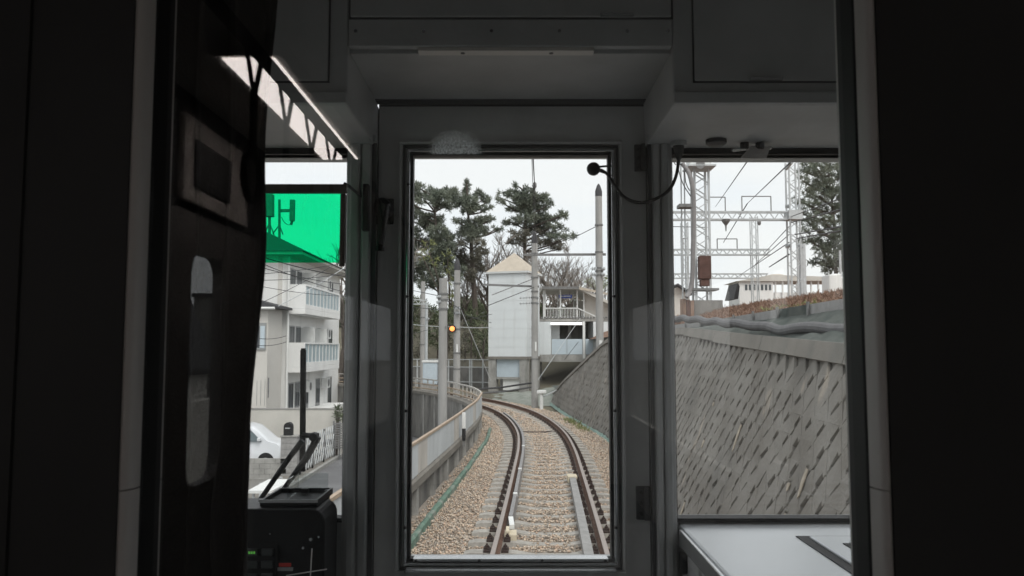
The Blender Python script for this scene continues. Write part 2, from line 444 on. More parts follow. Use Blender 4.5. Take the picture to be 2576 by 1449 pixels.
# loose ballast stones (one mass)
def stones(n, ymin, ymax, size, seed):
    r = np.random.default_rng(seed)
    idx = [i for i, c in enumerate(CF) if ymin <= c[1] <= ymax]
    k = r.choice(idx, n); y = CARR[k, 1]
    o = r.uniform(0, 1, n)
    lo = np.array([LOFS(v) + .18 for v in y]); hi = np.full(n, 2.3)
    o = lo + (hi - lo) * o
    P = CARR[k] + CNOR[k] * o[:, None] + r.uniform(-.15, .15, (n, 2))
    sz = size * r.uniform(.55, 1.25, n)
    ao = np.abs(o)
    zb = np.interp(ao, [0, 1.3, 2.5], [-.205, -.24, -.33])
    # fewer stones lie on sleepers and rails
    DY = np.array([abs(P[:, 0] * 0 + P[:, 1] - c[1]) for c in sp]).min(0)
    on = (ao < 1.22) & (DY < .125) & (r.uniform(0, 1, n) < .9)
    keep = ~on & ~((np.abs(ao - .752) < .1) | ((o > .45) & (o < .60)) | ((o > -.70) & (o < -.53)))
    P, sz, zb = P[keep], sz[keep], zb[keep]; m = len(sz)
    U = np.array([(1, 0, 0), (0, 1, 0), (-1, 0, 0), (0, -1, 0), (0, 0, 1), (0, 0, -1)], float)
    V = U[None] * r.uniform(.55, 1.15, (m, 6, 1)) + r.normal(0, .16, (m, 6, 3))
    V[:, :, 2] *= .75
    a = r.uniform(0, 6.28, m); ca, sa = np.cos(a), np.sin(a)
    V = np.stack([V[:, :, 0] * ca[:, None] - V[:, :, 1] * sa[:, None], V[:, :, 0] * sa[:, None] + V[:, :, 1] * ca[:, None], V[:, :, 2]], 2)
    V *= sz[:, None, None]
    V[:, :, 0] += P[:, 0, None]; V[:, :, 1] += P[:, 1, None]; V[:, :, 2] += (zb + .012 + r.uniform(-.008, .022, m))[:, None]
    T = np.array([(0, 1, 4), (1, 2, 4), (2, 3, 4), (3, 0, 4), (1, 0, 5), (2, 1, 5), (3, 2, 5), (0, 3, 5)])
    F = (T[None] + 6 * np.arange(m)[:, None, None]).reshape(-1, 3)
    base = np.array([(.93, .88, .82), (.98, .86, .76), (.80, .80, .80), (1.02, .95, .87), (.62, .59, .56), (.98, .82, .73), (.88, .88, .88)])
    col = base[r.integers(0, len(base), m)] * r.uniform(.6, 1.12, (m, 1))
    rr_ = np.clip(1 - np.abs(np.abs(o[keep]) - .752) / .36, 0, 1)[:, None]      # brake dust and rust beside the rails
    col = col * (1 - rr_ * np.array((.36, .45, .50)))
    return V.reshape(-1, 3), F, np.repeat(col, 6, 0)
def stone_obj(parts, label):
    V = np.concatenate([p[0] for p in parts]); C = np.concatenate([p[2] for p in parts]); F = []; k = 0
    for p in parts: F.append(p[1] + k); k += len(p[0])
    F = np.concatenate(F)
    me = bpy.data.meshes.new('ballast_stones'); me.vertices.add(len(V)); me.vertices.foreach_set('co', V.ravel())
    me.loops.add(F.size); me.loops.foreach_set('vertex_index', F.ravel().astype(np.int32))
    me.polygons.add(len(F)); me.polygons.foreach_set('loop_start', np.arange(0, F.size, 3, dtype=np.int32)); me.polygons.foreach_set('loop_total', np.full(len(F), 3, dtype=np.int32))
    me.update(); me.validate()
    at_ = me.attributes.new('tint', 'FLOAT_COLOR', 'POINT'); at_.data.foreach_set('color', np.concatenate([C, np.ones((len(C), 1))], 1).ravel())
    me.materials.append(M_stone)
    o = bpy.data.objects.new('ballast_stones', me); COL.objects.link(o)
    return tag(o, label, 'ballast', kind='stuff')
stone_obj([stones(44000, 8, 19, .027, 1), stones(34000, 19, 30, .032, 2), stones(20000, 30, 52, .045, 3)], 'loose tan and grey ballast stones around the sleepers')

# green edge sheet along the left of the ballast
pp = off_path(lambda y: LOFS(y) + .36, 0, ymin=5, ymax=29)
gs = MB(); rr = random.Random(3)
for (x, y, nx, ny, z) in pp:
    j = rr.uniform(-.015, .015)
    for o, h in ((-.04 + j, -.18 + j), (.01 + j, -.16), (.05 + j, -.18), (.06 + j, -.31)): gs.v.append((x + nx * o, y + ny * o, h + rr.uniform(-.01, .01)))
for i in range(len(pp) - 1):
    for k in range(3): a = i * 4 + k; gs.f.append((a, a + 4, a + 5, a + 1))
o = obj('green_edge_sheet', gs, M_green_tarp, label='long green sheet lying along the left edge of the ballast', cat='sheet')
sm_ = o.modifiers.new('solid', 'SOLIDIFY'); sm_.thickness = .006

# left parapet: recessed concrete panels between pilasters, coping, sheet fence and open railing
par = thing('parapet_wall', 'stained concrete parapet wall with pilasters along the left of the track', 'wall', (-2, 20, STREET))
WPATH = off_path(LOFS, 0, ymin=3, step=1)
WL = [0.]
for a, c in zip(WPATH, WPATH[1:]): WL.append(WL[-1] + math.hypot(c[0] - a[0], c[1] - a[1]))
def wp(s):
    s = max(0, min(WL[-1] - .001, s))
    i = int(np.searchsorted(WL, s, side='right')) - 1; i = min(i, len(WPATH) - 2)
    t = (s - WL[i]) / (WL[i + 1] - WL[i]); a, c = WPATH[i], WPATH[i + 1]
    return tuple(a[k] + (c[k] - a[k]) * t for k in range(5))
def wseg(s0, s1, k=3): return [wp(s0 + (s1 - s0) * i / k) for i in range(k + 1)]
STEP = 1.9
nseg = int(WL[-1] / STEP)
ends = None
for i in range(nseg):
    s0 = i * STEP; p = wseg(s0 + .09, s0 + STEP - .09)
    if p[0][1] > 56: break
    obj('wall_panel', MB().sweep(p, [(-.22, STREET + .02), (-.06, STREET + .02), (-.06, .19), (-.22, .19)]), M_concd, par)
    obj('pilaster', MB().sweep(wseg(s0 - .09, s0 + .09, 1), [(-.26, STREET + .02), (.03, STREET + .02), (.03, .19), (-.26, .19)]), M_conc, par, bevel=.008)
    obj('coping', MB().sweep(wseg(s0 - .095, s0 + STEP - .1), [(-.28, .192), (.07, .192), (.07, .33), (.03, .37), (-.24, .37), (-.28, .33)]), M_coping, par)
    ends = s0
fen = thing('sheet_metal_fence', 'grey metal sheet fence with brown top rail on the left parapet', 'fence', (-1.8, 18, .37))
rlg = thing('post_and_rail_fence', 'open brown post and rail fence on the far bend of the parapet', 'fence', (-5, 44, .37))
for i in range(nseg):
    s0 = i * STEP; q = wp(s0 + STEP)
    if q[1] > 54: break
    solid = q[1] < 31.2
    root = fen if solid else rlg
    hgt = 1.0
    x, y, nx, ny, z = wp(s0)
    if solid:
        obj('post', MB().box(x - .03, x + .03, y - .03, y + .03, .37, 1.), M_steeldk if i % 3 else M_brown, root)
        for h in range(2):
            a0 = s0 + .04 + h * STEP / 2; a1 = s0 + STEP / 2 - .02 + h * STEP / 2
            pth = []
            for k in range(13):
                t = wp(a0 + (a1 - a0) * k / 12); w_ = .012 * (1 if k % 2 else -1); pth.append((t[0] + t[2] * w_, t[1] + t[3] * w_, t[2], t[3], 0))
            obj('sheet_panel', MB().sweep(pth, [(.032, .40), (.037, .40), (.037, .97), (.032, .97)]), M_sheetb if (i * 2 + h) % 5 == 2 else M_sheet, root)
        obj('top_rail', MB().sweep(wseg(s0, s0 + STEP), [(0, .973), (.06, .973), (.06, 1.02), (0, 1.02)]), M_brown, root)
        obj('base_rail', MB().sweep(wseg(s0 + .04, s0 + STEP - .04), [(-.06, .41), (-.035, .41), (-.035, .45), (-.06, .45)]), M_steeldk, root)
    else:
        for h in range(2):
            x, y, nx, ny, z = wp(s0 + h * STEP / 2)
            obj('post', MB().box(x - .035, x + .035, y - .035, y + .035,   .37, 1.0), M_sheetb, root)
        for zz in (.45, .68, .95):
            obj('rail', MB().sweep(wseg(s0, s0 + STEP), [(-.03, zz), (.03, zz), (.03, zz + .06), (-.03, zz + .06)]), M_brown if zz < .9 else M_sheetb, root)

# right sloping block wall
FOOT = spline([(1.9, -8, 0), (2.15, 2, 0), (2.5, 8, 0), (2.72, 12, 0), (2.97, 17.5, 0), (3.14, 22, 0), (3.15, 26, 0), (2.85, 30, 0), (2.5, 34.6, 0), (2.2, 40, 0), (2.05, 42.5, 0)], .4)
FF = framed(FOOT)
FS = [c[5] for c in FF]
def ft(s):
    s = max(0, min(FS[-1] - .001, s)); i = min(int(np.searchsorted(FS, s, side='right')) - 1, len(FF) - 2)
    t = (s - FS[i]) / (FS[i + 1] - FS[i]); a, c = FF[i], FF[i + 1]
    return tuple(a[k] + (c[k] - a[k]) * t for k in range(4))
BAT = .35
def ZTOP(y): return lerp([(-8, 2.4), (4, 2.42), (8.2, 2.66), (14, 2.88), (19.6, 3.12), (26, 3.15), (30, 3.04), (32, 2.95), (36, 1.98), (40, 1.05), (42.5, .3)], y)
Z0 = -.35
def wall_pt(s, z, out=0.):
    x, y, nx, ny = ft(s); o = (z - Z0) * BAT
    k = 1 / math.hypot(1, BAT)
    return Vector((x + nx * (o - out * k), y + ny * (o - out * k), z + out * k * BAT))
rw = thing('retaining_wall', 'sloping grey concrete block retaining wall on the right of the track', 'wall', (3.2, 15, Z0))
bk = MB(); ns = 110
for i in range(ns + 1):
    s = FS[-1] * i / ns; zt = ZTOP(ft(s)[1])
    for k in range(4): bk.v.append(tuple(wall_pt(s, Z0 + (zt - Z0) * k / 3)))
    p = wall_pt(s, zt); x, y, nx, ny = ft(s); bk.v.append((p.x + nx * .5, p.y + ny * .5, zt)); bk.v.append((p.x + nx * .5, p.y + ny * .5, Z0))
for i in range(ns):
    for k in range(5): a = i * 6 + k; bk.f.append((a, a + 6, a + 7, a + 1))
obj('wall_face', bk, M_mortar, rw)
HS, HD = .21, .235                                  # half diagonal of a diamond block
def block(s, z, mb, jit):
    s += jit * .25; z += jit * .2
    h = HD * .985; hs = HS * .985
    o2 = .044 + jit * .5
    # front face is cut back along its lower near edge, leaving the slanted pocket between neighbours
    hv = math.sin(s * 12.9898 + z * 78.233) * 43758.5453; hv -= math.floor(hv)
    w0, w1 = .16 + .14 * hv, .86 - .12 * ((hv * 7.3) % 1); g0 = .04 if hv > .8 else .12 + .14 * ((hv * 3.7) % 1)
    Q = [(0, -h), (hs, 0), (0, h), (-hs, 0), (-w1 * hs, -(1 - w1) * h), ((-w1 + g0 + .04) * hs, (w1 - 1 + g0) * h), ((-w0 + g0) * hs, (w0 - 1 + g0) * h), (-w0 * hs, -(1 - w0) * h)]
    A = [wall_pt(s + u, z + v, .0) for u, v in Q]
    B = [wall_pt(s + u, z + v, o2 - .012) for u, v in Q]
    C_ = [wall_pt(s + u * .93, z + v * .93, o2 + jit * (.8 if u > 0 else -.8)) for u, v in Q]
    n = 8; F = [tuple(range(16, 24))]
    for k in range(n):
        j = (k + 1) % n; F += [(k, j, n + j, n + k), (n + k, n + j, 2 * n + j, 2 * n + k)]
    mb.add(A + B + C_, F)
cand = []
row = 0; z = Z0 + HD * .6
rj = random.Random(5)
while z < 3.4:
    s = (HS if row % 2 else 0.)
    while s < FS[-1]:
        y = ft(s)[1]
        if y > 4 and z + HD * .3 < ZTOP(y) - .1: cand.append((y, s, z, rj.uniform(-.018, .018)))
        s += 2 * HS
    z += HD; row += 1
cand.sort()
seen = [c for c in cand if c[0] > 4.8]
rest = MB()
for k, (y, s, z, j) in enumerate(seen):
    if k < 300:
        m = MB(); block(s, z, m, j); obj('wall_block', m, M_block, rw)
    else: block(s, z, rest, j)
for (y, s, z, j) in [c for c in cand if c[0] <= 4.8]: block(s, z, rest, j)
obj('far_wall_blocks', rest, M_block, rw, kind='stuff')
# coping in cast lengths, the near ones deeper
s = 2.
while s < FS[-1] - .3:
    y = ft(s)[1]; L_ = 3.6 if y < 30 else 2.
    s1 = min(s + L_ - .02, FS[-1]); m = MB(); k = 6
    deep = .13 if y > 13 else .17
    if 13 < y < 18: deep = .15
    for i in range(k + 1):
        ss = s + (s1 - s) * i / k; zt = ZTOP(ft(ss)[1]); x, yy, nx, ny = ft(ss)
        p = wall_pt(ss, zt)
        P4 = [wall_pt(ss, zt - deep, .0), wall_pt(ss, zt - deep, .085), wall_pt(ss, zt + .04, .085), Vector((p.x + nx * .2, p.y + ny * .2, zt + .045)), Vector((p.x + nx * .2, p.y + ny * .2, zt - .1))]
        m.v += [tuple(q) for q in P4]
    for i in range(k):
        for e in range(5): a = i * 5 + e; c = i * 5 + (e + 1) % 5; m.f.append((a, c, c + 5, a + 5))
    m.f += [(4, 3, 2, 1, 0), tuple(k * 5 + e for e in range(5))]
    obj('coping', m, M_coping, rw)
    s += L_
# weep pipes with pale lime runs below them
for (px, py, L_) in ((1862, 1066, .42), (2030, 1176, .34), (1985, 1212, .12), (1722, 1262, .3), (1795, 1010, .1), (1770, 1105, .16), (1978, 1290, .22), (1950, 1090, .0)):
    best = None
    for i in range(1, 260):
        s = 8 + i * .1; x, y, nx, ny = ft(s); k = ray(px, py); z = EYE + k[1] * y
        for _ in range(3):
            p = wall_pt(s, z, .07); z = EYE + k[1] * p.y
        e = abs(p.x - k[0] * p.y)
        if best is None or e < best[0]: best = (e, s, z)
    e, s, z = best
    a_, b_ = wall_pt(s, z, .02), wall_pt(s, z, .075)
    wp_ = obj('weep_pipe', MB().tube([a_, b_], .02, 10), M_coping, rw)
    if L_:
        m = MB(); pts = [wall_pt(s - .03, z - .03, .056), wall_pt(s + .03, z - .03, .056), wall_pt(s + .045, z - L_ * .5, .058), wall_pt(s + .012, z - L_, .056), wall_pt(s - .02, z - L_ * .9, .056), wall_pt(s - .035, z - L_ * .5, .058)]
        m.prism(pts, wall_pt(s, z, .058) - wall_pt(s, z, .07)); obj('lime_run', m, mat('lime_deposit', (.40, .35, .285), .95, 0, .25, 14), wp_)
pp = [(ft(q)[0] - .13 * ft(q)[2], ft(q)[1] - .13 * ft(q)[3], ft(q)[2], ft(q)[3], -.30) for q in np.arange(26, FS[-1] - .5, .3)]
gs = MB(); rr = random.Random(14)
for (x, y, nx, ny, z) in pp:
    j = rr.uniform(-.03, .03)
    for o, h in ((-.07 + j, .02), (.0 + j, .06 + j), (.05 + j, .10), (.07, .0)): gs.v.append((x + nx * o, y + ny * o, z + h))
for i in range(len(pp) - 1):
    for k in range(3): a = i * 4 + k; gs.f.append((a, a + 4, a + 5, a + 1))
o = obj('green_net_edge', gs, mat('teal_net', (.19, .27, .24), .9, 0, .25, 5), label='teal net edge gathered along the foot of the block wall', cat='net'); o.modifiers.new('solid', 'SOLIDIFY').thickness = .006
# net-covered slope, edge boards and embankment top
def edge(y): return lerp([(-10, 3.9), (5, 4.35), (10, 4.75), (20, 5.2), (30, 5.1), (36, 5.0), (60, 5.4), (150, 6)], y)
nb = MB(); ys = [-10 + i * .5 for i in range(120)]; cols = 9; rr = random.Random(9)
for y in ys:
    zt = ZTOP(y); s = float(np.interp(y, [c[1] for c in FF], FS)); p = wall_pt(min(s, FS[-1]), zt)
    x0 = p.x + .17; x1 = edge(y)
    ztop = 3.25 if y < 30 else min(3.25, zt + lerp([(30, .2), (33, .08)], y))
    for k in range(cols):
        t = k / (cols - 1); nb.v.append((x0 + (x1 - x0) * t, y, zt + .03 + (ztop - zt - .03) * t ** 1.35 + rr.uniform(-.035, .035) * (0 < k < cols - 1)))
for i in range(len(ys) - 1):
    for k in range(cols - 1): a = i * cols + k; nb.f.append((a, a + 1, a + cols + 1, a + cols))
obj('embankment_slope', nb, M_net, kind='structure', smooth=True)
eb = MB(); ys = list(np.arange(-10, 60, 1.)) + list(np.arange(60, 160, 10.)); xs = [0, .5, 1.2, 2.5, 5, 12, 40, 120]
for y in ys:
    for k, xo in enumerate(xs):
        eb.v.append((edge(y) + .08 + xo, y, 3.24 + (rr.uniform(-.05, .07) if 0 < k < 5 else 0) + (0, .28, .62, 1, 1, 1, 1, 1)[k] * lerp([(5, .4), (13, .62), (22, .8), (40, .85)], y)))
m_ = len(xs)
for i in range(len(ys) - 1):
    for k in range(m_ - 1): a = i * m_ + k; eb.f.append((a, a + 1, a + m_ + 1, a + m_))
obj('embankment_top', eb, M_leaf, kind='structure', smooth=True)
bd = thing('edge_board_fence', 'low weathered board edging with stakes along the top of the right slope', 'edging', (5, 15, 3.3))
for i in range(18):
    y = 6 + i * 1.75
    a, c = Vector((edge(y), y + .02, 3.30)), Vector((edge(y + 1.75), y + 1.73, 3.30))
    obj('board', MB().bar(a, c, .03, .2), M_plank if i % 4 else M_net, bd)
    obj('stake', MB().box(edge(y) - .06, edge(y) - .02, y - .03, y + .03, 2.95, 3.44), M_steeldk, bd)
# corrugated hose lying on the slope
hp = []
for i in range(46):
    t = i / 45
    d = 8.5 + 13.5 * t
    px = 1288 + lerp([(8.5, 980), (9.9, 862), (12, 700), (15, 560), (19, 450), (22, 395)], d)
    py = lerp([(8.5, 838), (9.9, 832), (11, 824), (12.5, 830), (14, 818), (16, 812), (19, 803), (22, 800)], d) + 2.5 * math.sin(i * 1.1)
    hp.append(at(px, py, d))
hs = []; hr = []
dense = spline(hp, .05)
for i, p in enumerate(dense): hs.append(p); hr.append(.085 if i % 2 else .056)
obj('corrugated_hose', MB().tube(hs, hr, 10), M_duct, smooth=False, label='thick dark grey corrugated hose lying along the green slope', cat='hose')

# park terrain beyond the bend
hb = MB(); gx = np.arange(-60, 24, 1.5); gy = np.arange(36, 150, 1.5)
zz = np.zeros((len(gx), len(gy)))
for i, x in enumerate(gx):
    for j, y in enumerate(gy):
        D = CARR - np.array((x, y)); k = int(np.argmin((D ** 2).sum(1))); o = float(np.dot(np.array((x, y)) - CARR[k], CNOR[k]))
        if o < 1.2: z = -3.
        else:
            z = lerp([(1.2, -.36), (9, -.25), (12, .1), (18, 2.0), (26, 4.2), (40, 6.0), (70, 7)], o) + .3 * math.sin(x * .31) * math.cos(y * .27) * min(1, max(0, (o - 9) / 10))
        zz[i, j] = z
        hb.v.append((x, y, z))
nj = len(gy)
for i in range(len(gx) - 1):
    for j in range(nj - 1):
        a = i * nj + j
        if min(zz[i, j], zz[i + 1, j], zz[i, j + 1], zz[i + 1, j + 1]) < -2 and max(zz[i, j], zz[i + 1, j], zz[i, j + 1], zz[i + 1, j + 1]) > -1: continue
        hb.f.append((a, a + nj, a + nj + 1, a + 1))
obj('park_hill', hb, M_hill, kind='structure', smooth=True)
def ground_z(x, y):
    D = CARR - np.array((x, y)); k = int(np.argmin((D ** 2).sum(1))); o = float(np.dot(np.array((x, y)) - CARR[k], CNOR[k]))
    if o < 1.2: return STREET
    return lerp([(1.2, -.36), (9, -.25), (12, .1), (18, 2.0), (26, 4.2), (40, 6.0), (70, 7)], o)
# street on the left
rd = MB(); rd.add([(-7.6, -60, STREET + .004), (-2.2, -60, STREET + .004), (-2.0, 30, STREET + .004), (-4.5, 62, STREET + .004), (-30, 66, STREET + .004), (-30, 60, STREET + .004), (-7.6, 53, STREET + .004)], [(0, 1, 2, 3, 4, 5, 6)])
obj('road', rd, M_asph, kind='structure')
pv = MB(); pv.box(-8.6, -7.75, -60, 52, STREET - .05, STREET + .12); obj('pavement', pv, M_coping, kind='structure')
kb = MB(); kb.box(-7.745, -7.6, -60, 52, STREET - .05, STREET + .13); obj('kerb', kb, M_conc, kind='structure')
# ------------------------------------------------------------------ lift tower
TX, TY = X(1282, 53), 53.
TZ = -.25
tw = thing('lift_tower', 'tall white panelled lift tower with tan pyramid roof', 'tower', (X(1294, 54.2), 54.2, TZ), math.radians(-20), local=True)
W2 = 1.36
zt = Z(688, 53) - TZ; zb = Z(897, 53) - TZ
def clad(nx_rows, face):
    pass
nrow = 9
for k in range(nrow):                       # cladding boards in courses on the four faces
    z0 = zb + (zt - zb) * k / nrow + .006; z1 = zb + (zt - zb) * (k + 1) / nrow - .006
    m = MB(); m.box(-W2, W2, -W2, W2, z0, z1)
    obj('cladding_course', m, M_tower, tw)
obj('core', MB().box(-W2 + .02, W2 - .02, -W2 + .02, W2 - .02, zb, zt), M_tower2, tw)
obj('base_band', MB().box(-W2 - .06, W2 + .06, -W2 - .06, W2 + .06, zb - .18, zb - .003), M_coping, tw)
obj('eaves', MB().box(-W2 - .16, W2 + .16, -W2 - .16, W2 + .16, zt + .003, zt + .13), M_tower2, tw)
rf = MB(); e_ = W2 + .14; za = zt + .133; zp = Z(636, 54.2) - TZ
rf.add([(-e_, -e_, za), (e_, -e_, za), (e_, e_, za), (-e_, e_, za), (0, 0, zp)], [(0, 1, 4), (1, 2, 4), (2, 3, 4), (3, 0, 4), (3, 2, 1, 0)])
obj('roof', rf, M_tan, tw)
for sx in (-1, 1):
    for sy in (-1, 1):
        obj('leg', MB().box(sx * W2, sx * (W2 - .52), sy * W2, sy * (W2 - .52), 0, zb - .183), M_conc, tw)
obj('infill_panel', MB().box(-W2 + .53, W2 - .53, -W2 + .2, -W2 + .28, zb - 1.35, zb - .19), M_bluep, tw)
obj('low_panel', MB().box(-W2 + .95, W2 - .53, -W2 + .25, -W2 + .32, .1, 1.0), M_white, tw)
obj('lower_beam', MB().box(-W2 + .53, W2 - .53, -W2 + .1, -W2 + .3, zb - 1.50, zb - 1.36), M_conc, tw)

# ------------------------------------------------------------------ station building
SD = 56.
def sx(zx): return X(1006.2 + zx * .24069, SD)
def sz(zy): return Z(643.97 + zy * .24069, SD)
st = thing('station_building', 'white two storey station building with open upper gallery', 'building', (sx(1750), SD, -.3))
def sbox(name, x0, x1, y0, y1, za, zb, m, parent=st, **k):
    return obj(name, MB().box(sx(x0), sx(x1), SD + y0, SD + y1, sz(za), sz(zb)), m, parent, **k)
sbox('floor_beam', 1340, 2420, 0, 6, 655, 683, M_conc)
fl = sbox('floor_edge_tile', 1440, 1462, -.05, 0.0, 636, 652, M_steeldk)
for k in range(1, 24): dup(fl, st, ((sx(1440 + k * 32) - sx(1440)), 0, 0))
for xx in (1510, 1680, 1855, 1925): sbox('gallery_post', xx - (14 if xx == 1510 else 7), xx + (14 if xx == 1510 else 7), .1, .25, 352, 654, M_white)
for xx in (1680, 1855): sbox('gallery_post', xx - 6, xx + 6, 3.2, 3.35, 352, 654, M_white)
sbox('gallery_roof', 1480, 1866, -.6, 5.6, 330, 350, M_beige)
sbox('roof_fascia', 1482, 1864, -.64, -.605, 326, 352, M_steeldk)
rl = MB(); rl.prism([(sx(1862), SD - .6, sz(352)), (sx(1862), SD - .6, sz(326)), (sx(2240), SD - .6, sz(505)), (sx(2240), SD - .6, sz(540))], (0, 6.2, 0))
obj('stair_roof', rl, M_beige, st)
rl2 = MB(); rl2.prism([(sx(1868), SD - .66, sz(356)), (sx(1868), SD - .66, sz(330)), (sx(2240), SD - .66, sz(412)), (sx(2240), SD - .66, sz(430))], (0, -.05, 0))
obj('roof_edge', rl2, M_tan, st)
sw = MB(); sw.prism([(sx(1932), SD + .3, sz(385)), (sx(2400), SD + .3, sz(620)), (sx(2400), SD + .3, sz(653)), (sx(1932), SD + .3, sz(653))], (0, .15, 0))
obj('stair_side_wall', sw, M_beige, st)
sbox('gallery_back_wall', 1866, 2400, 4.6, 4.8, 430, 653, M_beige)
obj('railing', MB().bar((sx(1525), SD + .05, sz(545)), (sx(1852), SD + .05, sz(545)), .06, .07), M_white, st)
obj('railing', MB().bar((sx(1525), SD + .05, sz(640)), (sx(1852), SD + .05, sz(640)), .05, .06), M_white, st)
obj('stair_rail', MB().bar((sx(1858), SD + .05, sz(545)), (sx(2045), SD + .05, sz(632)), .06, .08), M_white, st)
bl = None
for k in range(20):
    xx = 1540 + k * 16
    if bl is None: bl = sbox('baluster', xx, xx + 4, .03, .07, 549, 637, M_white)
    else: dup(bl, st, (sx(xx) - sx(1540), 0, 0))
for k in range(6):
    x0 = 1875 + k * 26; top = 560 + (x0 - 1858) * .465
    sbox('baluster', x0, x0 + 4, .03, .07, top, 652, M_white)
# lower storey
sbox('lower_wall', 1430, 1578, .0, 5, 686, 1030, M_tower)
sbox('lower_wall', 2020, 2420, .0, 5, 686, 1030, M_tower)
sbox('back_wall', 1582, 2016, 3.6, 3.8, 690, 866, M_concd)
sbox('inner_wall', 1582, 1676, .9, 1.0, 690, 866, M_tower2)
sbox('inner_pillar', 1776, 1808, 1.8, 2.1, 690, 866, M_conc)
sbox('lintel', 1582, 1905, -.02, .3, 690, 699, M_white)
for (a, c) in ((1584, 1742), (1746, 1905), (1938, 2016)):
    sbox('balustrade_panel', a, c, .02, .08, 868, 1028, M_bluep)
sbox('mullion', 1908, 1934, -.08, .08, 684, 1072, M_white)
sbox('base_beam', 1430, 2420, -.06, 5, 1032, 1106, M_conc)
sbox('leg', 1960, 2040, 1, 2, 1107, 1300, M_conc); sbox('leg', 1440, 1500, 3, 4, 1107, 1330, M_conc)
tl = obj('tube_light', MB().tube([(sx(1575), SD - .16, sz(709)), (sx(1900), SD - .16, sz(709))], .085, 10), emit('lit_tube', (1, .95, .93), 1.25), label='lit white fluorescent tube light under the station floor beam', cat='lamp')
sg = thing('station_sign', 'blue station name sign hanging in the upper gallery', 'sign', (sx(1735), SD + .5, sz(436)))
obj('board', MB().box(sx(1665), sx(1805), SD + .5, SD + .58, sz(436), sz(400)), M_blue, sg)
for k in range(7):
    obj('letter', MB().box(sx(1688 + k * 15), sx(1698 + k * 15), SD + .49, SD + .499, sz(424), sz(409)), M_white, sg)
for xx in (1690, 1780): obj('hanger', MB().box(sx(xx) - .02, sx(xx) + .02, SD + .52, SD + .55, sz(399), sz(352)), M_steeldk, sg)
pr = MB()

# ------------------------------------------------------------------ poles
def conc_pole(px, ptop, d, w, zbase, label, mtop=True, group=None, tip=True):
    zt_ = Z(ptop, d); x = X(px, d, 750)
    t = thing('concrete_pole', label, 'pole', (x, d, zbase), group=group)
    h = zt_ - zbase
    obj('shaft', MB().lathe((x, d, zbase), [(w * .56, 0), (w * .53, h * .5), (w * .48, h)], 14), M_pole, t, smooth=True)
    if tip: obj('cap', MB().lathe((x, d, zt_ + .002), [(w * .5, 0), (w * .5, .25), (w * .25, .52), (.02, .62)], 14), mat('pole_cap', (.06, .06, .065), .7), t, smooth=True)
    return t, x
def collar(t, x, d, z, r):
    obj('clamp', MB().lathe((x, d, z), [(r, 0), (r, .07)], 14), M_steeldk, t)
pC, xC = conc_pole(1345, 612, 39, .30, -.3, 'slim concrete pole in front of the white lift tower')
for py in (640, 700, 735, 750, 764, 905): collar(pC, xC, 39, Z(py, 39), .18)
obj('cross_arm', MB().bar(at(1213, 716, 39.2), at(1356, 721, 39.2), .08, .1), M_steeldk, pC)
obj('number_plate', MB().box(xC + .0, xC + .08, 38.8, 38.82, Z(883, 39), Z(860, 39)), M_white, pC)
def insul(t, a, b, n=4, r=.07):
    a, b = Vector(a), Vector(b); m = MB(); d = (b - a)
    m.tube([a, b], .02, 6)
    for k in range(n):
        p = a + d * ((k + .5) / n); m.tube([p - d.normalized() * .03, p, p + d.normalized() * .03], [.03, r, .03], 8)
    obj('insulator', m, M_steel, t)
for py in (748, 762):
    insul(pC, at(1306, py + 2, 39.), at(1336, py, 39.)); insul(pC, at(1347, py, 38.9), at(1356, py + 1, 38.9), 2)
pR, xR = conc_pole(1508, 494, 38, .34, .2, 'tall concrete pole rising behind the block wall at the right')
for py in (568, 636, 676, 684, 694): collar(pR, xR, 38, Z(py, 38), .2)
obj('number_plate', MB().box(xR - .05, xR + .09, 37.78, 37.8, Z(890, 38), Z(856, 38)), M_white, pR)
obj('cross_beam', MB().bar(at(1317, 641, 38.4), at(1524, 640, 38.4), .09, .11), M_steeldk, pR)
for py in (676, 690): insul(pR, at(1488, py, 37.7), at(1502, py, 37.8), 3, .09); insul(pR, at(1514, py, 37.8), at(1522, py, 37.7), 3, .09)
pA, xA = conc_pole(1115, 700, 27, .29, STREET, 'thick pale concrete pole standing beside the left parapet', tip=False)
for py in (742, 757, 780): collar(pA, xA, 27, Z(py, 27), .165)
for py in (745, 758): insul(pA, at(1098, py + 3, 26.9), at(1110, py, 26.9), 3, .06)
obj('step_bolt', MB().bar(at(1120, 822, 26.85), at(1127, 822, 26.85), .03), M_steeldk, pA)
pB, xB = conc_pole(1150, 680, 40, .32, -.3, 'concrete pole with the lit orange signal beside it')
for py in (715, 775, 790, 830, 890, 930): collar(pB, xB, 40, Z(py, 40), .19)
obj('number_plate', MB().box(xB - .02, xB + .07, 39.79, 39.81, Z(886, 40), Z(866, 40)), M_white, pB)
for py in (776, 788): insul(pB, at(1145, py, 39.7), at(1158, py, 39.7), 3, .09)
pD, xD = conc_pole(1064, 708, 52, .30, -.3, 'distant concrete pole left of the steel signal mast', tip=False)
for py in (800, 820, 868): collar(pD, xD, 52, Z(py, 52), .18)
pE = thing('steel_mast', 'slender pale steel mast rising behind the grey cabinet', 'mast', (X(1073, 47), 47, -.3))
obj('shaft', MB().tube([(X(1073, 47), 47, -.3), (X(1073, 47), 47, Z(765, 47))], .09, 10), M_steel, pE, smooth=True)
a0, a1 = at(1034, 752, 47), at(1076, 757, 47)
obj('boom', MB().bar(a0, a1, .06), M_steel, pE); obj('boom', MB().bar(at(1034, 765, 47), at(1076, 765, 47), .06), M_steel, pE)
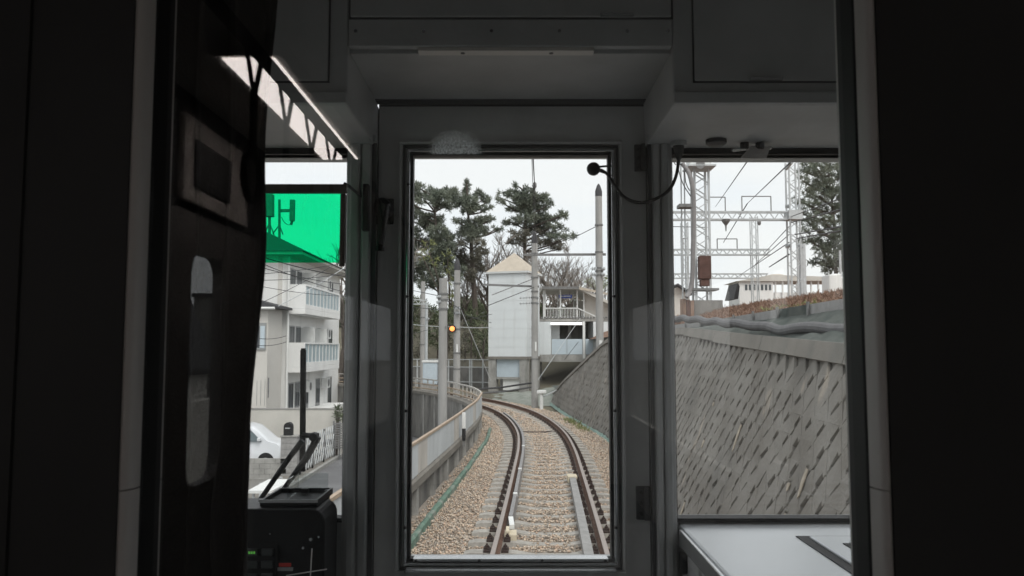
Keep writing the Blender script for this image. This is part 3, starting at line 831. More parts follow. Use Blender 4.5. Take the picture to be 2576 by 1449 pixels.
for k in range(5): obj('boom_brace', MB().bar(at(1036 + k * 8, 753 if k % 2 else 765, 47), at(1044 + k * 8, 765 if k % 2 else 755, 47), .035), M_steel, pE)
insul(pE, at(1074, 800, 46.8), at(1080, 803, 46.8), 3, .08)
# orange signal
sgn = thing('signal_lamp', 'round railway signal lamp glowing orange', 'signal', (X(1137.4, 39.5), 39.5, Z(840, 39.5)))
c = at(1137.4, 827, 39.5)
obj('hood', MB().lathe((c.x, c.y + .02, c.z), [(.17, .0), (.19, .22), (.1, .3)], 16, 'y'), M_bw_blk, sgn)
obj('lens', MB().lathe((c.x, c.y - .04, c.z), [(.03, -.03), (.10, -.015), (.125, .02), (.125, .05)], 18, 'y'), emit('signal_orange', (1., .27, .07), 2.0), sgn, smooth=True)
obj('bracket', MB().bar((c.x, c.y + .25, c.z), (xB - .1, 39.95, c.z), .05), M_steeldk, sgn)
# grey cabinet
cb = thing('relay_cabinet', 'pale grey trackside relay cabinet with a flat lid', 'cabinet', (X(1084, 46), 46, -.3))
x0, x1 = X(1066, 46), X(1101, 46); z0, z1 = Z(966, 46), Z(912, 46)
obj('body', MB().box(x0, x1, 45.7, 46.3, z0, z1), M_bluep, cb, bevel=.02)
obj('lid', MB().box(x0 - .05, x1 + .05, 45.64, 46.36, z1 + .002, z1 + .12), M_white, cb, bevel=.02)
obj('door', MB().box(x0 + .06, (x0 + x1) / 2 + .18, 45.68, 45.697, z0 + .08, z1 - .06), M_bluep, cb, bevel=.004)
obj('plinth', MB().box(x0 + .02, x1 - .02, 45.75, 46.25, -.34, z0 - .002), M_conc, cb)
# white dwarf signal
ds = thing('trackside_marker', 'short white T shaped trackside marker at the foot of the wall', 'marker', at(1362, 1013, 38.5))
p0 = at(1362, 1014, 38.5)
obj('post', MB().tube([(p0.x, p0.y, -.36), (p0.x, p0.y, p0.z + .45)], .09, 10), M_white, ds)
obj('head', MB().bar((p0.x - .2, p0.y, p0.z + .52), (p0.x + .22, p0.y - .1, p0.z + .55), .2, .16), M_white, ds, bevel=.03)
obj('arm', MB().bar((p0.x + .1, p0.y, p0.z + .3), (p0.x + .75, p0.y + .4, p0.z + .6), .05), M_steel, ds)
# black and white marker post on the fence
bw = thing('striped_marker_post', 'short post painted white above and black below on the sheet fence', 'marker', at(1167, 1105, 19.5))
xx = X(1167, 20.3, 1060)
obj('upper_post', MB().box(xx - .045, xx + .045, 20.26, 20.34, Z(1078, 20.3), Z(1038, 20.3)), M_white, bw, bevel=.008)
obj('lower_post', MB().box(xx - .045, xx + .045, 20.26, 20.34, Z(1108, 20.3), Z(1078, 20.3) - .003), M_bw_blk, bw, bevel=.008)
obj('foot', MB().box(xx - .03, xx + .03, 20.28, 20.32, .2, Z(1108, 20.3) - .003), M_steeldk, bw)
# fence behind the bend
bf = thing('mesh_fence', 'grey post and wire fence behind the bend below the hill', 'fence', (-4, 57, -.3))
ya = 57.
def bend(px): return Vector((X(px, ya + (1230 - px) * .015), ya + (1230 - px) * .015, 0))
for px in (1020, 1051, 1090, 1129, 1156, 1182, 1187, 1215, 1240):
    p = bend(px); obj('post', MB().box(p.x - .05, p.x + .05, p.y - .05, p.y + .05, -.35, Z(903, p.y)), M_steel, bf)
for py in (905, 924, 962):
    obj('rail', MB().bar(bend(1015) + Vector((0, -.02, Z(py, 57))), bend(1242) + Vector((0, -.02, Z(py, 57))), .06), M_steel, bf)
vb = None
for k in range(60):
    p = bend(1018 + k * 3.7)
    obj('wire_bar', MB().box(p.x - .012, p.x + .012, p.y - .012, p.y + .012, -.3, Z(906, 57)), M_steeldk, bf)
# low dark retaining kerb behind the fence
kw = MB(); kw.bar(bend(1000) + Vector((0, .8, .4)), bend(1250) + Vector((0, .8, .4)), .2, 1.6); obj('back_wall', kw, M_concd, label='low dark stained wall behind the fence at the bend', cat='wall')
# pipe / rope lines near the tower foot
for k, (a, c_) in enumerate([((1180, 981), (1345, 962)), ((1200, 990), (1350, 972))]):
    obj('ground_cable', MB().tube([at(*a, 46), at((a[0] + c_[0]) / 2, (a[1] + c_[1]) / 2 + 3, 46), at(*c_, 44)], .05, 6), M_duct if k else M_wire, label=('black' if not k else 'grey') + ' cable lying on the ground below the lift tower', cat='cable')

# green net ground between tower and block wall
nm = MB(); rr = random.Random(21); nx_, ny_ = 24, 16
for i in range(nx_):
    for j in range(ny_):
        t, u = i / (nx_ - 1), j / (ny_ - 1)
        x = -2.6 + t * 7.4; y = 41. + u * 11 - min(0, x) * 1.2
        nm.v.append((x, y, -.46 + .12 * min(1, t * 3) + .09 * max(0, x - 1) ** 1.7 + .12 * max(0, u) * t * 3 + rr.uniform(-.05, .05)))
for i in range(nx_ - 1):
    for j in range(ny_ - 1):
        a = i * ny_ + j; nm.f.append((a, a + ny_, a + ny_ + 1, a + 1))
obj('net_covered_ground', nm, mat('grey_green_net', (.17, .19, .165), 1., 0, .35, 2, .6, 12, col2=(.30, .31, .28)), kind='structure', smooth=True)

# ------------------------------------------------------------------ overhead wires
def wire(name, pts, r, label, m=M_wire, sag=0.):
    q = []
    for a, c_ in zip(pts, pts[1:]):
        a, c_ = Vector(a), Vector(c_)
        for k in range(8):
            t = k / 8; p = a.lerp(c_, t); p.z -= sag * 4 * t * (1 - t); q.append(p)
    q.append(Vector(pts[-1]))
    return obj(name, MB().tube(q, r, 5), m, label=label, cat='wire')
wire('overhead_wire', [at(1339, 300, 7.6), at(1341, 395, 9.6), at(1345, 468, 14), at(1347, 640, 38)], .008, 'overhead wire dropping from the top of the door window to the slim pole')
wire('overhead_wire', [at(1336, 300, 7.6), at(1338, 395, 9.6), at(1341, 480, 15), at(1344, 650, 38)], .005, 'thin overhead wire beside the main contact wire')
ins = at(1345, 466, 14); obj('line_insulator', MB().lathe((ins.x, ins.y, ins.z - .06), [(.012, 0), (.035, .03), (.035, .09), (.012, .12)], 10), M_steeldk, label='small insulator on the overhead wire above the pine', cat='insulator')
wire('overhead_wire', [at(1503, 568, 37.8), at(1430, 605, 52)], .02, 'stay wire running left from the top of the tall concrete pole')
wire('overhead_wire', [at(1238, 742, 36), at(1345, 700, 38.9)], .022, 'wire crossing the lift tower up to the slim pole', M_steeldk)
wire('overhead_wire', [at(1225, 770, 36), at(1345, 722, 38.9)], .018, 'lower wire crossing the lift tower')
wire('overhead_wire', [at(1160, 780, 39.7), at(1235, 958, 41)], .018, 'stay wire slanting down from the signal pole', M_steel)
wire('overhead_wire', [at(1035, 816, 46), at(1150, 822, 45), at(1238, 823, 45)], .02, 'pale cable strung level across the hill', M_steel, .05)
wire('overhead_wire', [at(1035, 840, 46), at(1238, 790, 48)], .015, 'thin dark cable strung across the hill')
wire('overhead_wire', [at(1110, 745, 27), at(1160, 780, 39.6)], .014, 'wire between the two nearest left poles')
wire('overhead_wire', [at(1034, 730, 40), at(1108, 745, 27)], .014, 'wire reaching the thick pole from the left')
wire('overhead_wire', [at(1110, 780, 27), at(1034, 772, 42)], .014, 'lower wire reaching the thick pole from the left')
wire('overhead_wire', [at(1160, 790, 39.6), at(1236, 812, 50)], .016, 'wire from the signal pole to the tower')
wire('overhead_wire', [at(1420, 905, 54), at(1455, 860, 52)], .016, 'stay wire below the station window')
wire('overhead_wire', [at(1352, 958, 40), at(1460, 800, 54)], .016, 'stay wire slanting up to the station gallery', M_steel)

# ------------------------------------------------------------------ main line on the right: lattice masts, gantries
def lattice(mb, x, y, z0, z1, w, n, t=.05):
    for sx_ in (-1, 1):
        for sy_ in (-1, 1): mb.bar((x + sx_ * w / 2, y + sy_ * w / 2, z0), (x + sx_ * w / 2, y + sy_ * w / 2, z1), t * 1.5)
def mast(px, ptop, d, w, n, label, zb=3.4):
    x = X(px, d, 600); z1 = Z(ptop, d)
    t = thing('lattice_mast', label, 'mast', (x, d, zb))
    for sx_ in (-1, 1):
        for sy_ in (-1, 1):
            obj('corner_angle', MB().box(x + sx_ * w / 2 - .035 * w * 2, x + sx_ * w / 2 + .035 * w * 2, d + sy_ * w / 2 - .04, d + sy_ * w / 2 + .04, zb, z1), M_steel, t)
    for k in range(n):
        a, c_ = zb + (z1 - zb) * k / n, zb + (z1 - zb) * (k + 1) / n
        s_ = 1 if k % 2 else -1
        obj('lacing_bar', MB().bar((x - s_ * w / 2, d - w / 2, a), (x + s_ * w / 2, d - w / 2, c_), .05 * w * 2, .03), M_steel, t)
        obj('lacing_bar', MB().bar((x + s_ * w / 2, d + w / 2, a), (x - s_ * w / 2, d + w / 2, c_), .05 * w * 2, .03), M_steel, t)
    return t, x
m1, x1m = mast(1763, 330, 28, .50, 22, 'nearest lattice mast with rusty box and loudspeaker', 3.3)
rb = at(1768, 690, 27.6); obj('rusty_box', MB().box(x1m - .2, x1m + .2, 27.4, 27.72, Z(705, 28), Z(648, 28)), M_rustbox, m1, bevel=.02)
obj('box_lug', MB().box(x1m - .15, x1m + .15, 27.45, 27.7, Z(722, 28), Z(706, 28)), M_rustbox, m1)
obj('speaker_shelf', MB().box(x1m - .55, x1m + .42, 27.3, 28.3, Z(428, 28), Z(424, 28)), M_steel, m1)
obj('speaker_box', MB().box(x1m - .45, x1m + .3, 27.5, 28.1, Z(424, 28), Z(402, 28)), M_white, m1)
obj('loudspeaker', MB().lathe((X(1769, 27.3), 27.35, Z(415, 27.4)), [(.16, -.05), (.14, .02), (.05, .12)], 16, 'y'), M_steeldk, m1)
obj('ledge', MB().box(x1m - .8, x1m - .3, 27.7, 28.2, Z(524, 28), Z(516, 28)), M_steeldk, m1)
for k in range(4): obj('foot_plate', MB().box(x1m - .5, x1m + .5, 27.55 + .2 * k, 27.7 + .2 * k, Z(732, 28), Z(727, 28)), M_steeldk, m1)
# second slimmer leg of the near mast
for k in range(2): obj('side_post', MB().box(x1m - .62 + .12 * k, x1m - .58 + .12 * k, 28.3, 28.36, 3.4, Z(395, 28)), M_steel, m1)
cdp = [at(1716, 412, 26.6), at(1729, 428, 26.5), at(1738, 450, 26.4), at(1744, 490, 26.4), at(1745, 560, 26.4), at(1743, 640, 26.4), at(1742, 690, 26.4), at(1738, 725, 26.4), at(1727, 748, 26.3)]
obj('cable_duct', MB().tube(spline(cdp, .2), .075, 10), mat('duct_grey', (.22, .21, .21), .6), m1, smooth=True, label='thick bent grey cable duct')
for k, (a, c_) in enumerate([((1690, 395), (1716, 412)), ((1700, 400), (1742, 500)), ((1722, 415), (1735, 480))]):
    obj('thin_cable', MB().tube(spline([at(*a, 26.5), at((a[0] + c_[0]) / 2 - 4, (a[1] + c_[1]) / 2 + 10, 26.5), at(*c_, 26.5)], .2), .018, 5), M_wire, m1)
m2, x2m = mast(1997, 408, 42, .52, 20, 'second lattice mast beside the right-hand pine', 3.45)
for py in (520, 620): insul(m2, at(1975, py, 41.8), at(1988, py - 2, 41.8), 4, .12); insul(m2, at(2006, py - 4, 41.8), at(2020, py + 4, 41.8), 4, .12)
obj('gusset', MB().box(x2m - .36, x2m + .36, 41.6, 42.4, Z(554, 42), Z(531, 42)), M_steel, m2)
m3, x3m = mast(1897, 545, 74, .55, 16, 'far lattice mast in front of the low white station shed', 3.45)
m4, x4m = mast(1722, 560, 60, .45, 14, 'distant lattice mast left of the near mast', 3.45)
def gantry(pxa, pxb, p0, p1, d, n, label, boxes):
    t = thing('gantry_beam', label, 'gantry', at((pxa + pxb) / 2, p1, d))
    xa, xb = X(pxa, d, p0), X(pxb, d, p0); za, zb = Z(p1, d), Z(p0, d); k_ = d / 900
    for dy in (-.22, .22):
        obj('chord', MB().bar((xa, d + dy, zb), (xb, d + dy, zb), 1.4 * k_, 1.4 * k_), M_steel, t); obj('chord', MB().bar((xa, d + dy, za), (xb, d + dy, za), 1.4 * k_, 1.4 * k_), M_steel, t)
    for i in range(n):
        u0, u1 = xa + (xb - xa) * i / n, xa + (xb - xa) * (i + 1) / n
        obj('lacing_bar', MB().bar((u0, d - .22, za if i % 2 else zb), (u1, d - .22, zb if i % 2 else za), .9 * k_), M_steel, t)
    for (a, c_, top) in boxes:
        A, C_, T_ = X(a, d, top), X(c_, d, top), Z(top, d)
        obj('hanger_frame', MB().bar((A, d, zb), (A, d, T_), 1. * k_).bar((C_, d, zb), (C_, d, T_), 1. * k_).bar((A, d, T_), (C_, d, T_), 1. * k_), M_steeldk, t)
    return t
gantry(1640, 1984, 534, 553, 42, 26, 'nearest overhead gantry beam spanning between lattice masts', [(1782, 1824, 496), (1866, 1939, 494)])
g2 = gantry(1640, 1935, 628, 641, 74, 30, 'middle overhead gantry beam farther along the main line', [(1804, 1854, 601), (1718, 1731, 600)])
g3 = gantry(1660, 1930, 689, 700, 115, 26, 'farthest overhead gantry beam above the low white shed', [(1718, 1731, 640)])
gi = at(1826, 565, 41.8); obj('hanging_insulator', MB().lathe((gi.x, gi.y, gi.z - .35), [(.03, 0), (.05, .3), (.2, .5), (.25, .62)], 10), M_steeldk, label='dark hanging insulator below the nearest gantry beam', cat='insulator')
gi = at(1910, 562, 41.8); obj('hanging_insulator', MB().lathe((gi.x, gi.y, gi.z - .1), [(.05, 0), (.1, .1), (.1, .2)], 10), M_steeldk, label='small insulator at the right end of the nearest gantry beam', cat='insulator')
for (p, q, r, lb) in [(((1884, 400), 15), ((1800, 520), 42), .012, 'main line wire from the top edge left of centre'), (((1992, 405), 14), ((1880, 512), 42), .014, 'main line wire from the top edge right of centre'),
                   (((1880, 512), 42), ((1820, 610), 74), .03, 'main line wire between the two gantries'), (((2140, 490), 22), ((1990, 545), 42), .02, 'upper wire to the second mast from the right'),
                   (((2140, 520), 22), ((1990, 560), 42), .026, 'second wire to the second mast from the right'), (((2145, 565), 22), ((2000, 590), 42), .03, 'thick wire to the second mast from the right'),
                   (((2145, 575), 22), ((2005, 600), 42), .03, 'lower thick wire to the second mast from the right'), (((1985, 570), 42), ((1920, 640), 74), .025, 'wire from the second mast down to the far gantry'),
                   (((1985, 590), 42), ((1900, 665), 74), .025, 'lower wire from the second mast to the far gantry'), (((1985, 640), 42), ((1935, 672), 74), .045, 'dark stay wire between second and far mast'),
                   (((1985, 610), 42), ((1850, 700), 115), .03, 'long wire to the farthest gantry'), (((1690, 570), 42), ((1780, 572), 42), .02, 'wire below the nearest gantry beam')]:
    wire('main_line_wire', [at(*p[0], p[1]), at(*q[0], q[1])], r, lb)
wi = at(1985, 415, 15.); obj('line_insulator', MB().tube([at(1978, 425, 15.5), at(1992, 408, 14.5)], .03, 8), M_steel, label='rod insulator in the main line wire near the window top', cat='insulator')
# mast foundation with old timber
fd = thing('mast_foundation', 'timber faced foundation block below the nearest mast', 'foundation', at(1750, 800, 27))
obj('concrete_block', MB().box(X(1745, 27), X(1815, 27), 26.8, 28.6, 3.0, Z(756, 27)), M_concd, fd)
for k in range(3):
    obj('timber', MB().box(X(1716 + k * 10, 26.5), X(1725 + k * 10, 26.5), 26.4, 26.8, 3.0, Z(752 + 2 * k, 26.5)), M_woodp if k != 1 else M_rustbox, fd)
# white low station shed on the main line
sh = thing('low_station_shed', 'low white platform shed beyond the right lattice masts', 'building', at(1900, 752, 80))
def hx(px): return X(px, 80, 720)
def hz(py): return Z(py, 80)
obj('wall', MB().box(hx(1860), hx(1945), 80, 84, 3.4, hz(708)), M_wallw, sh)
rfm = MB(); rfm.prism([(hx(1850), 79.7, hz(708)), (hx(1940), 79.7, hz(692)), (hx(2180), 79.7, hz(700)), (hx(2180), 79.7, hz(706))], (0, 5, 0)); obj('roof', rfm, M_beige, sh)
dm = MB(); dm.lathe((hx(1970), 82, hz(697)), [(1.4, 0), (1.1, .3), (.5, .45), (.1, .48)], 14); obj('roof_dome', dm, M_tan, sh, smooth=True)
for k in range(7): obj('window_slot', MB().box(hx(1874 + k * 10), hx(1880 + k * 10), 79.96, 79.995, hz(730), hz(716)), M_win, sh)
for k in range(9):
    obj('post', MB().box(hx(1950 + k * 18), hx(1953 + k * 18), 80, 80.2, 3.4, hz(704)), M_wallw, sh)
obj('platform_wall', MB().box(hx(1946), hx(2120), 80.25, 80.5, 3.4, hz(735)), M_wallw, sh)
bl_ = MB(); bl_.prism([at(1846, 752, 70), at(1856, 712, 70), at(1861, 720, 70), at(1857, 752, 70)], (0, 3, 0)); obj('dark_gable', bl_, M_bw_blk, label='dark slanting screen at the left end of the white shed', cat='screen')
for k, (a, c_, top) in enumerate([(2086, 2108, 690), (2106, 2128, 686), (2130, 2155, 692), (2152, 2180, 680)]):
    t = obj('white_cabinet', MB().box(X(a, 24, 720), X(c_, 24, 720), 24 + .3 * k, 24.6 + .3 * k, 3.45, Z(top, 24)), M_white, bevel=.04,
            label=['leftmost of the white lineside cabinets on the embankment', 'second white lineside cabinet from the left on the embankment', 'third white lineside cabinet from the left on the embankment', 'rightmost white lineside cabinet on the embankment'][k], cat='cabinet', group='white cabinets on the embankment')
obj('thin_pole', MB().tube([(X(2118, 32), 32, 3.4), (X(2118, 32), 32, Z(630, 32))], .05, 8), M_steel, label='thin pale pole behind the white cabinets', cat='pole')
obj('grey_mast_tube', MB().tube([(X(2022, 45), 45, 3.4), (X(2022, 45), 45, Z(615, 45))], .2, 12), M_steel, smooth=True, label='thick pale steel tube right of the second lattice mast', cat='pole')
lh = thing('small_beige_house', 'small beige gabled hut left of the nearest mast foundation', 'building', at(1705, 770, 55))
obj('wall', MB().prism([(X(1680, 55), 55, 3.3), (X(1735, 55), 55, 3.3), (X(1735, 55), 55, Z(742, 55)), (X(1706, 55), 55, Z(722, 55)), (X(1680, 55), 55, Z(735, 55))], (0, 4, 0)), M_beige, lh)
obj('roof', MB().bar((X(1702, 55), 57, Z(716, 55)), (X(1740, 55), 57, Z(742, 55)), 5, .12, up=(0, 0, 1)), M_rooft, lh)
# ------------------------------------------------------------------ trees
def tuft_mesh(P, R, n, size, seed, up=.35):
    """needle tufts: n blades around each centre P"""
    r = np.random.default_rng(seed); m = len(P)
    d = r.normal(0, 1, (m, n, 3)); d[:, :, 2] += up; d /= np.linalg.norm(d, axis=2, keepdims=True)
    L_ = size * r.uniform(.6, 1.3, (m, n, 1)) * R[:, None, None]
    side = np.cross(d, r.normal(0, 1, (m, n, 3))); side /= np.linalg.norm(side, axis=2, keepdims=True) + 1e-6
    wdt = L_ * .085
    base = P[:, None, :] + d * L_ * .1
    A = base - side * wdt; B = base + side * wdt; C_ = P[:, None, :] + d * L_
    V = np.stack([A, B, C_ + side * wdt * .5, C_ - side * wdt * .5], 2).reshape(-1, 3)
    F = np.arange(m * n * 4).reshape(-1, 4)
    return V, F
def np_obj(name, V, F, m, parent, **k):
    mb = MB(); mb.v = V; mb.f = F.tolist()
    lo = V.min(0); hi = V.max(0); c = Vector(((lo[0] + hi[0]) / 2, (lo[1] + hi[1]) / 2, lo[2]))
    me = bpy.data.meshes.new(name); me.vertices.add(len(V)); me.vertices.foreach_set('co', (V - np.array(c)).ravel())
    q = F.shape[1]
    me.loops.add(F.size); me.loops.foreach_set('vertex_index', F.ravel().astype(np.int32))
    me.polygons.add(len(F)); me.polygons.foreach_set('loop_start', np.arange(0, F.size, q, dtype=np.int32)); me.polygons.foreach_set('loop_total', np.full(len(F), q, dtype=np.int32))
    me.update(); me.materials.append(m)
    o = bpy.data.objects.new(name, me); COL.objects.link(o); o.parent = parent
    o.location = c - (PW[parent.name] if parent else Vector((0, 0, 0))); PW[o.name] = c
    return o
def pine(label, trunk, pads, d, sc, seed, zb, depth=2.2, brown=(), dens=1.0, conv=None):
    """trunk: pixel points bottom to top; pads: (zx, zy, rx, ry) foliage pads in zoom pixels"""
    rd_ = random.Random(seed); r = np.random.default_rng(seed)
    T = [at(px, py, d) for px, py in trunk]
    t = thing('pine_tree', label, 'pine tree', (T[0].x, d, zb))
    T0 = Vector((T[0].x, d, zb - .3)); pts = [T0] + T
    k_ = d / FPX
    H_ = len(pts)
    tr = MB(); sp_ = spline(pts, .5); tr.tube(sp_, [.30 * (1 - .85 * i / len(sp_)) * d / 75 for i in range(len(sp_))], 8)
    P = []; R = []; PB = []; RB = []
    for i, (zx, zy, rx, ry) in enumerate(pads):
        px, py = conv(zx, zy); rx *= sc; ry *= sc
        off = rd_.uniform(-depth, depth)
        c = at(px, py, d + off); ax, az = rx * k_, ry * k_
        # limb from the trunk to the pad
        j = min(range(len(sp_)), key=lambda q: abs(sp_[q].z - (c.z - .25 * abs(c.x - sp_[q].x) - .3)))
        a = sp_[j]; mid = a.lerp(c, .55) + Vector((0, 0, rd_.uniform(-.25, .1)))
        ll = (c - a).length
        if ll > .4: tr.tube(spline([a, mid, c], .6), [max(.02, .085 * (1 - .75 * q / 12)) for q in range(len(spline([a, mid, c], .6)))], 5, cap=False)
        area = ax * az
        n = max(10, int(area * 160 * dens))
        u = r.normal(0, 1, (n, 3)); u /= np.linalg.norm(u, axis=1, keepdims=True); u *= r.uniform(.3, 1, (n, 1)) ** .5
        q = np.array(c) + u * np.array((ax * 1.18, max(ax, .6) * 1.0, az * 1.22)) 
        q[:, 2] += .12 * np.sin(q[:, 0] * 5 + seed)
        (PB if i in brown else P).append(q); (RB if i in brown else R).append(r.uniform(.75, 1.25, n))
    obj('trunk', tr, M_bark, t)
    V, F = tuft_mesh(np.concatenate(P), np.concatenate(R), 15, .31 * d / 75, seed); np_obj('crown', V, F, M_pine, t)
    if PB:
        V, F = tuft_mesh(np.concatenate(PB), np.concatenate(RB), 13, .33 * d / 75, seed); np_obj('lower_crown', V, F, M_pinebr, t)
    return t
cv1 = lambda zx, zy: (1006.2 + zx * .2222, 348.8 + zy * .2222)
cv7 = lambda zx, zy: (1609.9 + zx * .31483, 335.4 + zy * .31483)
pads1 = [(200, 545, 70, 40), (180, 640, 60, 50), (330, 620, 110, 50), (280, 700, 100, 35), (450, 650, 110, 60), (560, 620, 90, 55), (640, 680, 80, 50), (440, 760, 90, 40), (560, 750, 90, 40),
         (230, 880, 90, 50), (380, 930, 110, 70), (180, 820, 50, 40), (430, 1050, 120, 70), (340, 1000, 80, 50), (250, 960, 60, 30), (480, 1130, 110, 60), (430, 1250, 100, 80), (420, 1350, 90, 80), (540, 1100, 80, 45),
         (60, 700, 80, 60), (40, 900, 90, 70), (60, 1100, 80, 60), (330, 1480, 80, 90), (420, 1560, 80, 90), (300, 1650, 90, 60), (120, 1300, 70, 60), (200, 1560, 80, 70), (160, 1080, 90, 60), (240, 1200, 80, 60), (330, 1160, 90, 60), (180, 1420, 100, 70), (520, 1330, 90, 70), (560, 1220, 70, 50), (540, 1460, 80, 70), (620, 1560, 80, 60), (300, 1380, 80, 60)]
pine('left-hand dark pine with layered foliage beside the window frame', [(1112, 800), (1105, 720), (1100, 640), (1096, 560), (1090, 480)], pads1, 74, .2222, 3, 4.0, conv=cv1, dens=1.3)
pads2 = [(762, 500, 18, 34), (760, 570, 34, 50), (735, 640, 60, 45), (790, 700, 90, 50), (880, 650, 55, 55), (955, 680, 50, 45), (1000, 710, 35, 35), (700, 740, 80, 45), (800, 780, 80, 45), (920, 790, 80, 30), (1025, 780, 25, 20), (760, 820, 90, 22),
         (960, 920, 80, 30), (1025, 920, 40, 22), (850, 930, 70, 30), (740, 990, 110, 50), (870, 1010, 110, 60), (950, 1040, 60, 35), (820, 1100, 100, 50), (720, 1080, 80, 45), (1080, 1030, 50, 18), (1140, 1020, 40, 15), (640, 920, 60, 20),
         (700, 1180, 80, 35), (900, 1180, 70, 30), (860, 1330, 60, 60), (880, 1450, 70, 70), (800, 1540, 60, 60), (680, 1300, 70, 50), (720, 1400, 80, 60), (940, 1280, 60, 40), (640, 1500, 80, 60)]
pine('middle dark pine with a pointed leader left of the lift tower', [(1196, 790), (1190, 690), (1184, 600), (1178, 540), (1174, 462)], pads2, 76, .2222, 5, 4.2, conv=cv1, brown=(23, 24, 25, 26, 27, 28, 30), dens=1.1)
pads3 = [(1312, 535, 20, 34), (1112, 660, 20, 34), (1150, 720, 45, 20), (1195, 620, 34, 16), (1240, 780, 45, 18), (1240, 630, 40, 30), (1300, 640, 80, 50), (1380, 680, 100, 70), (1460, 590, 55, 45), (1480, 680, 90, 55), (1560, 680, 85, 50), (1640, 670, 40, 45), (1690, 740, 32, 42), (1600, 790, 75, 40), (1400, 780, 90, 50), (1480, 800, 100, 50), (1275, 810, 55, 20),
         (1430, 900, 120, 50), (1300, 950, 105, 32), (1210, 935, 45, 16), (1560, 900, 105, 50), (1660, 900, 65, 35), (1760, 900, 65, 28), (1830, 870, 28, 36), (1872, 865, 18, 24), (1600, 980, 110, 40), (1480, 1010, 95, 40), (1740, 985, 70, 28), (1840, 1015, 55, 20), (1350, 1080, 105, 36), (1640, 1060, 110, 36), (1760, 1110, 95, 32), (1890, 1115, 45, 20), (1965, 1110, 18, 24), (1600, 1170, 105, 36), (1760, 1200, 105, 36), (1330, 1170, 110, 40), (1830, 1250, 60, 25)]
pine('pine with upturned branches rising behind the lift tower', [(1322, 740), (1322, 680), (1320, 620), (1322, 560), (1316, 465)], pads3, 82, .2222, 8, 4.5, conv=cv1, brown=(29, 30, 34, 35, 36, 37), dens=1.0)
pads7 = [(1350, 235, 60, 45), (1305, 300, 50, 28), (1420, 290, 85, 50), (1525, 240, 50, 45), (1560, 320, 95, 60), (1640, 320, 60, 50), (1400, 370, 80, 36), (1480, 420, 110, 48), (1320, 455, 60, 24), (1430, 500, 100, 36), (1560, 480, 95, 48), (1650, 520, 60, 80), (1350, 570, 85, 24), (1480, 590, 105, 38), (1600, 620, 85, 48), (1450, 680, 100, 36), (1380, 755, 80, 26), (1560, 740, 105, 40), (1500, 860, 110, 60), (1620, 840, 80, 70), (1560, 980, 110, 80), (1640, 1000, 70, 80), (1450, 930, 80, 30), (1540, 1070, 95, 50), (1400, 1030, 55, 24), (1720, 400, 60, 80), (1730, 650, 60, 90), (1720, 900, 60, 90), (1270, 540, 50, 22), (1290, 640, 60, 24), (1300, 380, 50, 24), (1340, 850, 70, 30), (1330, 700, 60, 24)]
pine('tall pine filling the right edge of the right window', [(2105, 720), (2100, 640), (2098, 560), (2090, 480), (2080, 405)], pads7, 58, .31483, 12, 3.4, conv=cv7, dens=1.2, depth=1.6)

def bare_tree(label, px, base_py, top_py, d, seed, spread=1., zb=None, n0=5, m=None):
    rd_ = random.Random(seed); a = at(px, base_py, d); z0 = a.z if zb is None else zb
    H_ = Z(top_py, d) - z0
    t = thing('bare_tree', label, 'tree', (a.x, d, z0))
    tr = MB(); cw = MB()
    def grow(p, dirv, L_, r, lev):
        q = [p]; dv = dirv.copy(); k = 4
        for i in range(k):
            dv = (dv + Vector((rd_.uniform(-.18, .18), rd_.uniform(-.18, .18), rd_.uniform(-.02, .16)))).normalized(); q.append(q[-1] + dv * L_ / k)
        (tr if lev < 2 else cw).tube(q, [r * (1 - .45 * i / k) for i in range(k + 1)], 5 if lev < 2 else 3, cap=False)
        if lev >= 4: return
        nch = (n0 + 1, 5, 5, 5)[lev] if lev < 4 else 0
        for c in range(nch):
            i = rd_.choice((2, 3, 4, 4)) if lev else rd_.choice((1, 2, 3, 4))
            ang = rd_.uniform(0, 6.28); tilt = rd_.uniform(.35, .85) * spread
            ax = dv.orthogonal().normalized(); ax.rotate(Matrix.Rotation(ang, 3, dv))
            nd = dv.copy(); nd.rotate(Matrix.Rotation(tilt, 3, ax))
            nd.z = nd.z * .8 + .15; nd.normalize()
            grow(q[i], nd, L_ * rd_.uniform(.5, .75), max(.012, r * .5), lev + 1)
    grow(Vector((a.x, d, z0)), Vector((0, 0, 1)), H_ * .42, .022 * H_ + .05, 0)
    obj('trunk', tr, M_bark, t); obj('crown', cw, m or M_twig, t)
    return t
bare_tree('bare tree spreading above the station gallery roof', 1405, 760, 600, 78, 31, 1.15, zb=4)
bare_tree('bare tree between the lift tower and the dark pine', 1235, 780, 585, 80, 32, 1.0, zb=4)
bare_tree('bare tree leaning over the slim pole by the station', 1370, 760, 620, 72, 36, 1.2, zb=3.5)
bare_tree('bare tree behind the tall concrete pole', 1475, 780, 625, 84, 34, 1.1, zb=4)
bare_tree('bare tree beyond the far end of the apartment block', 850, 900, 570, 66, 35, 1.1, zb=-2.2)
bare_tree('fine twigged bare tree behind the lift tower roof', 1290, 770, 590, 86, 38, 1.1, zb=4.5)
bare_tree('wide bare tree at the right behind the stair roof', 1440, 770, 610, 88, 39, 1.25, zb=4.5)
bare_tree('small bare tree behind the left-hand pine', 1165, 800, 650, 84, 37, 1.0, zb=4.5)

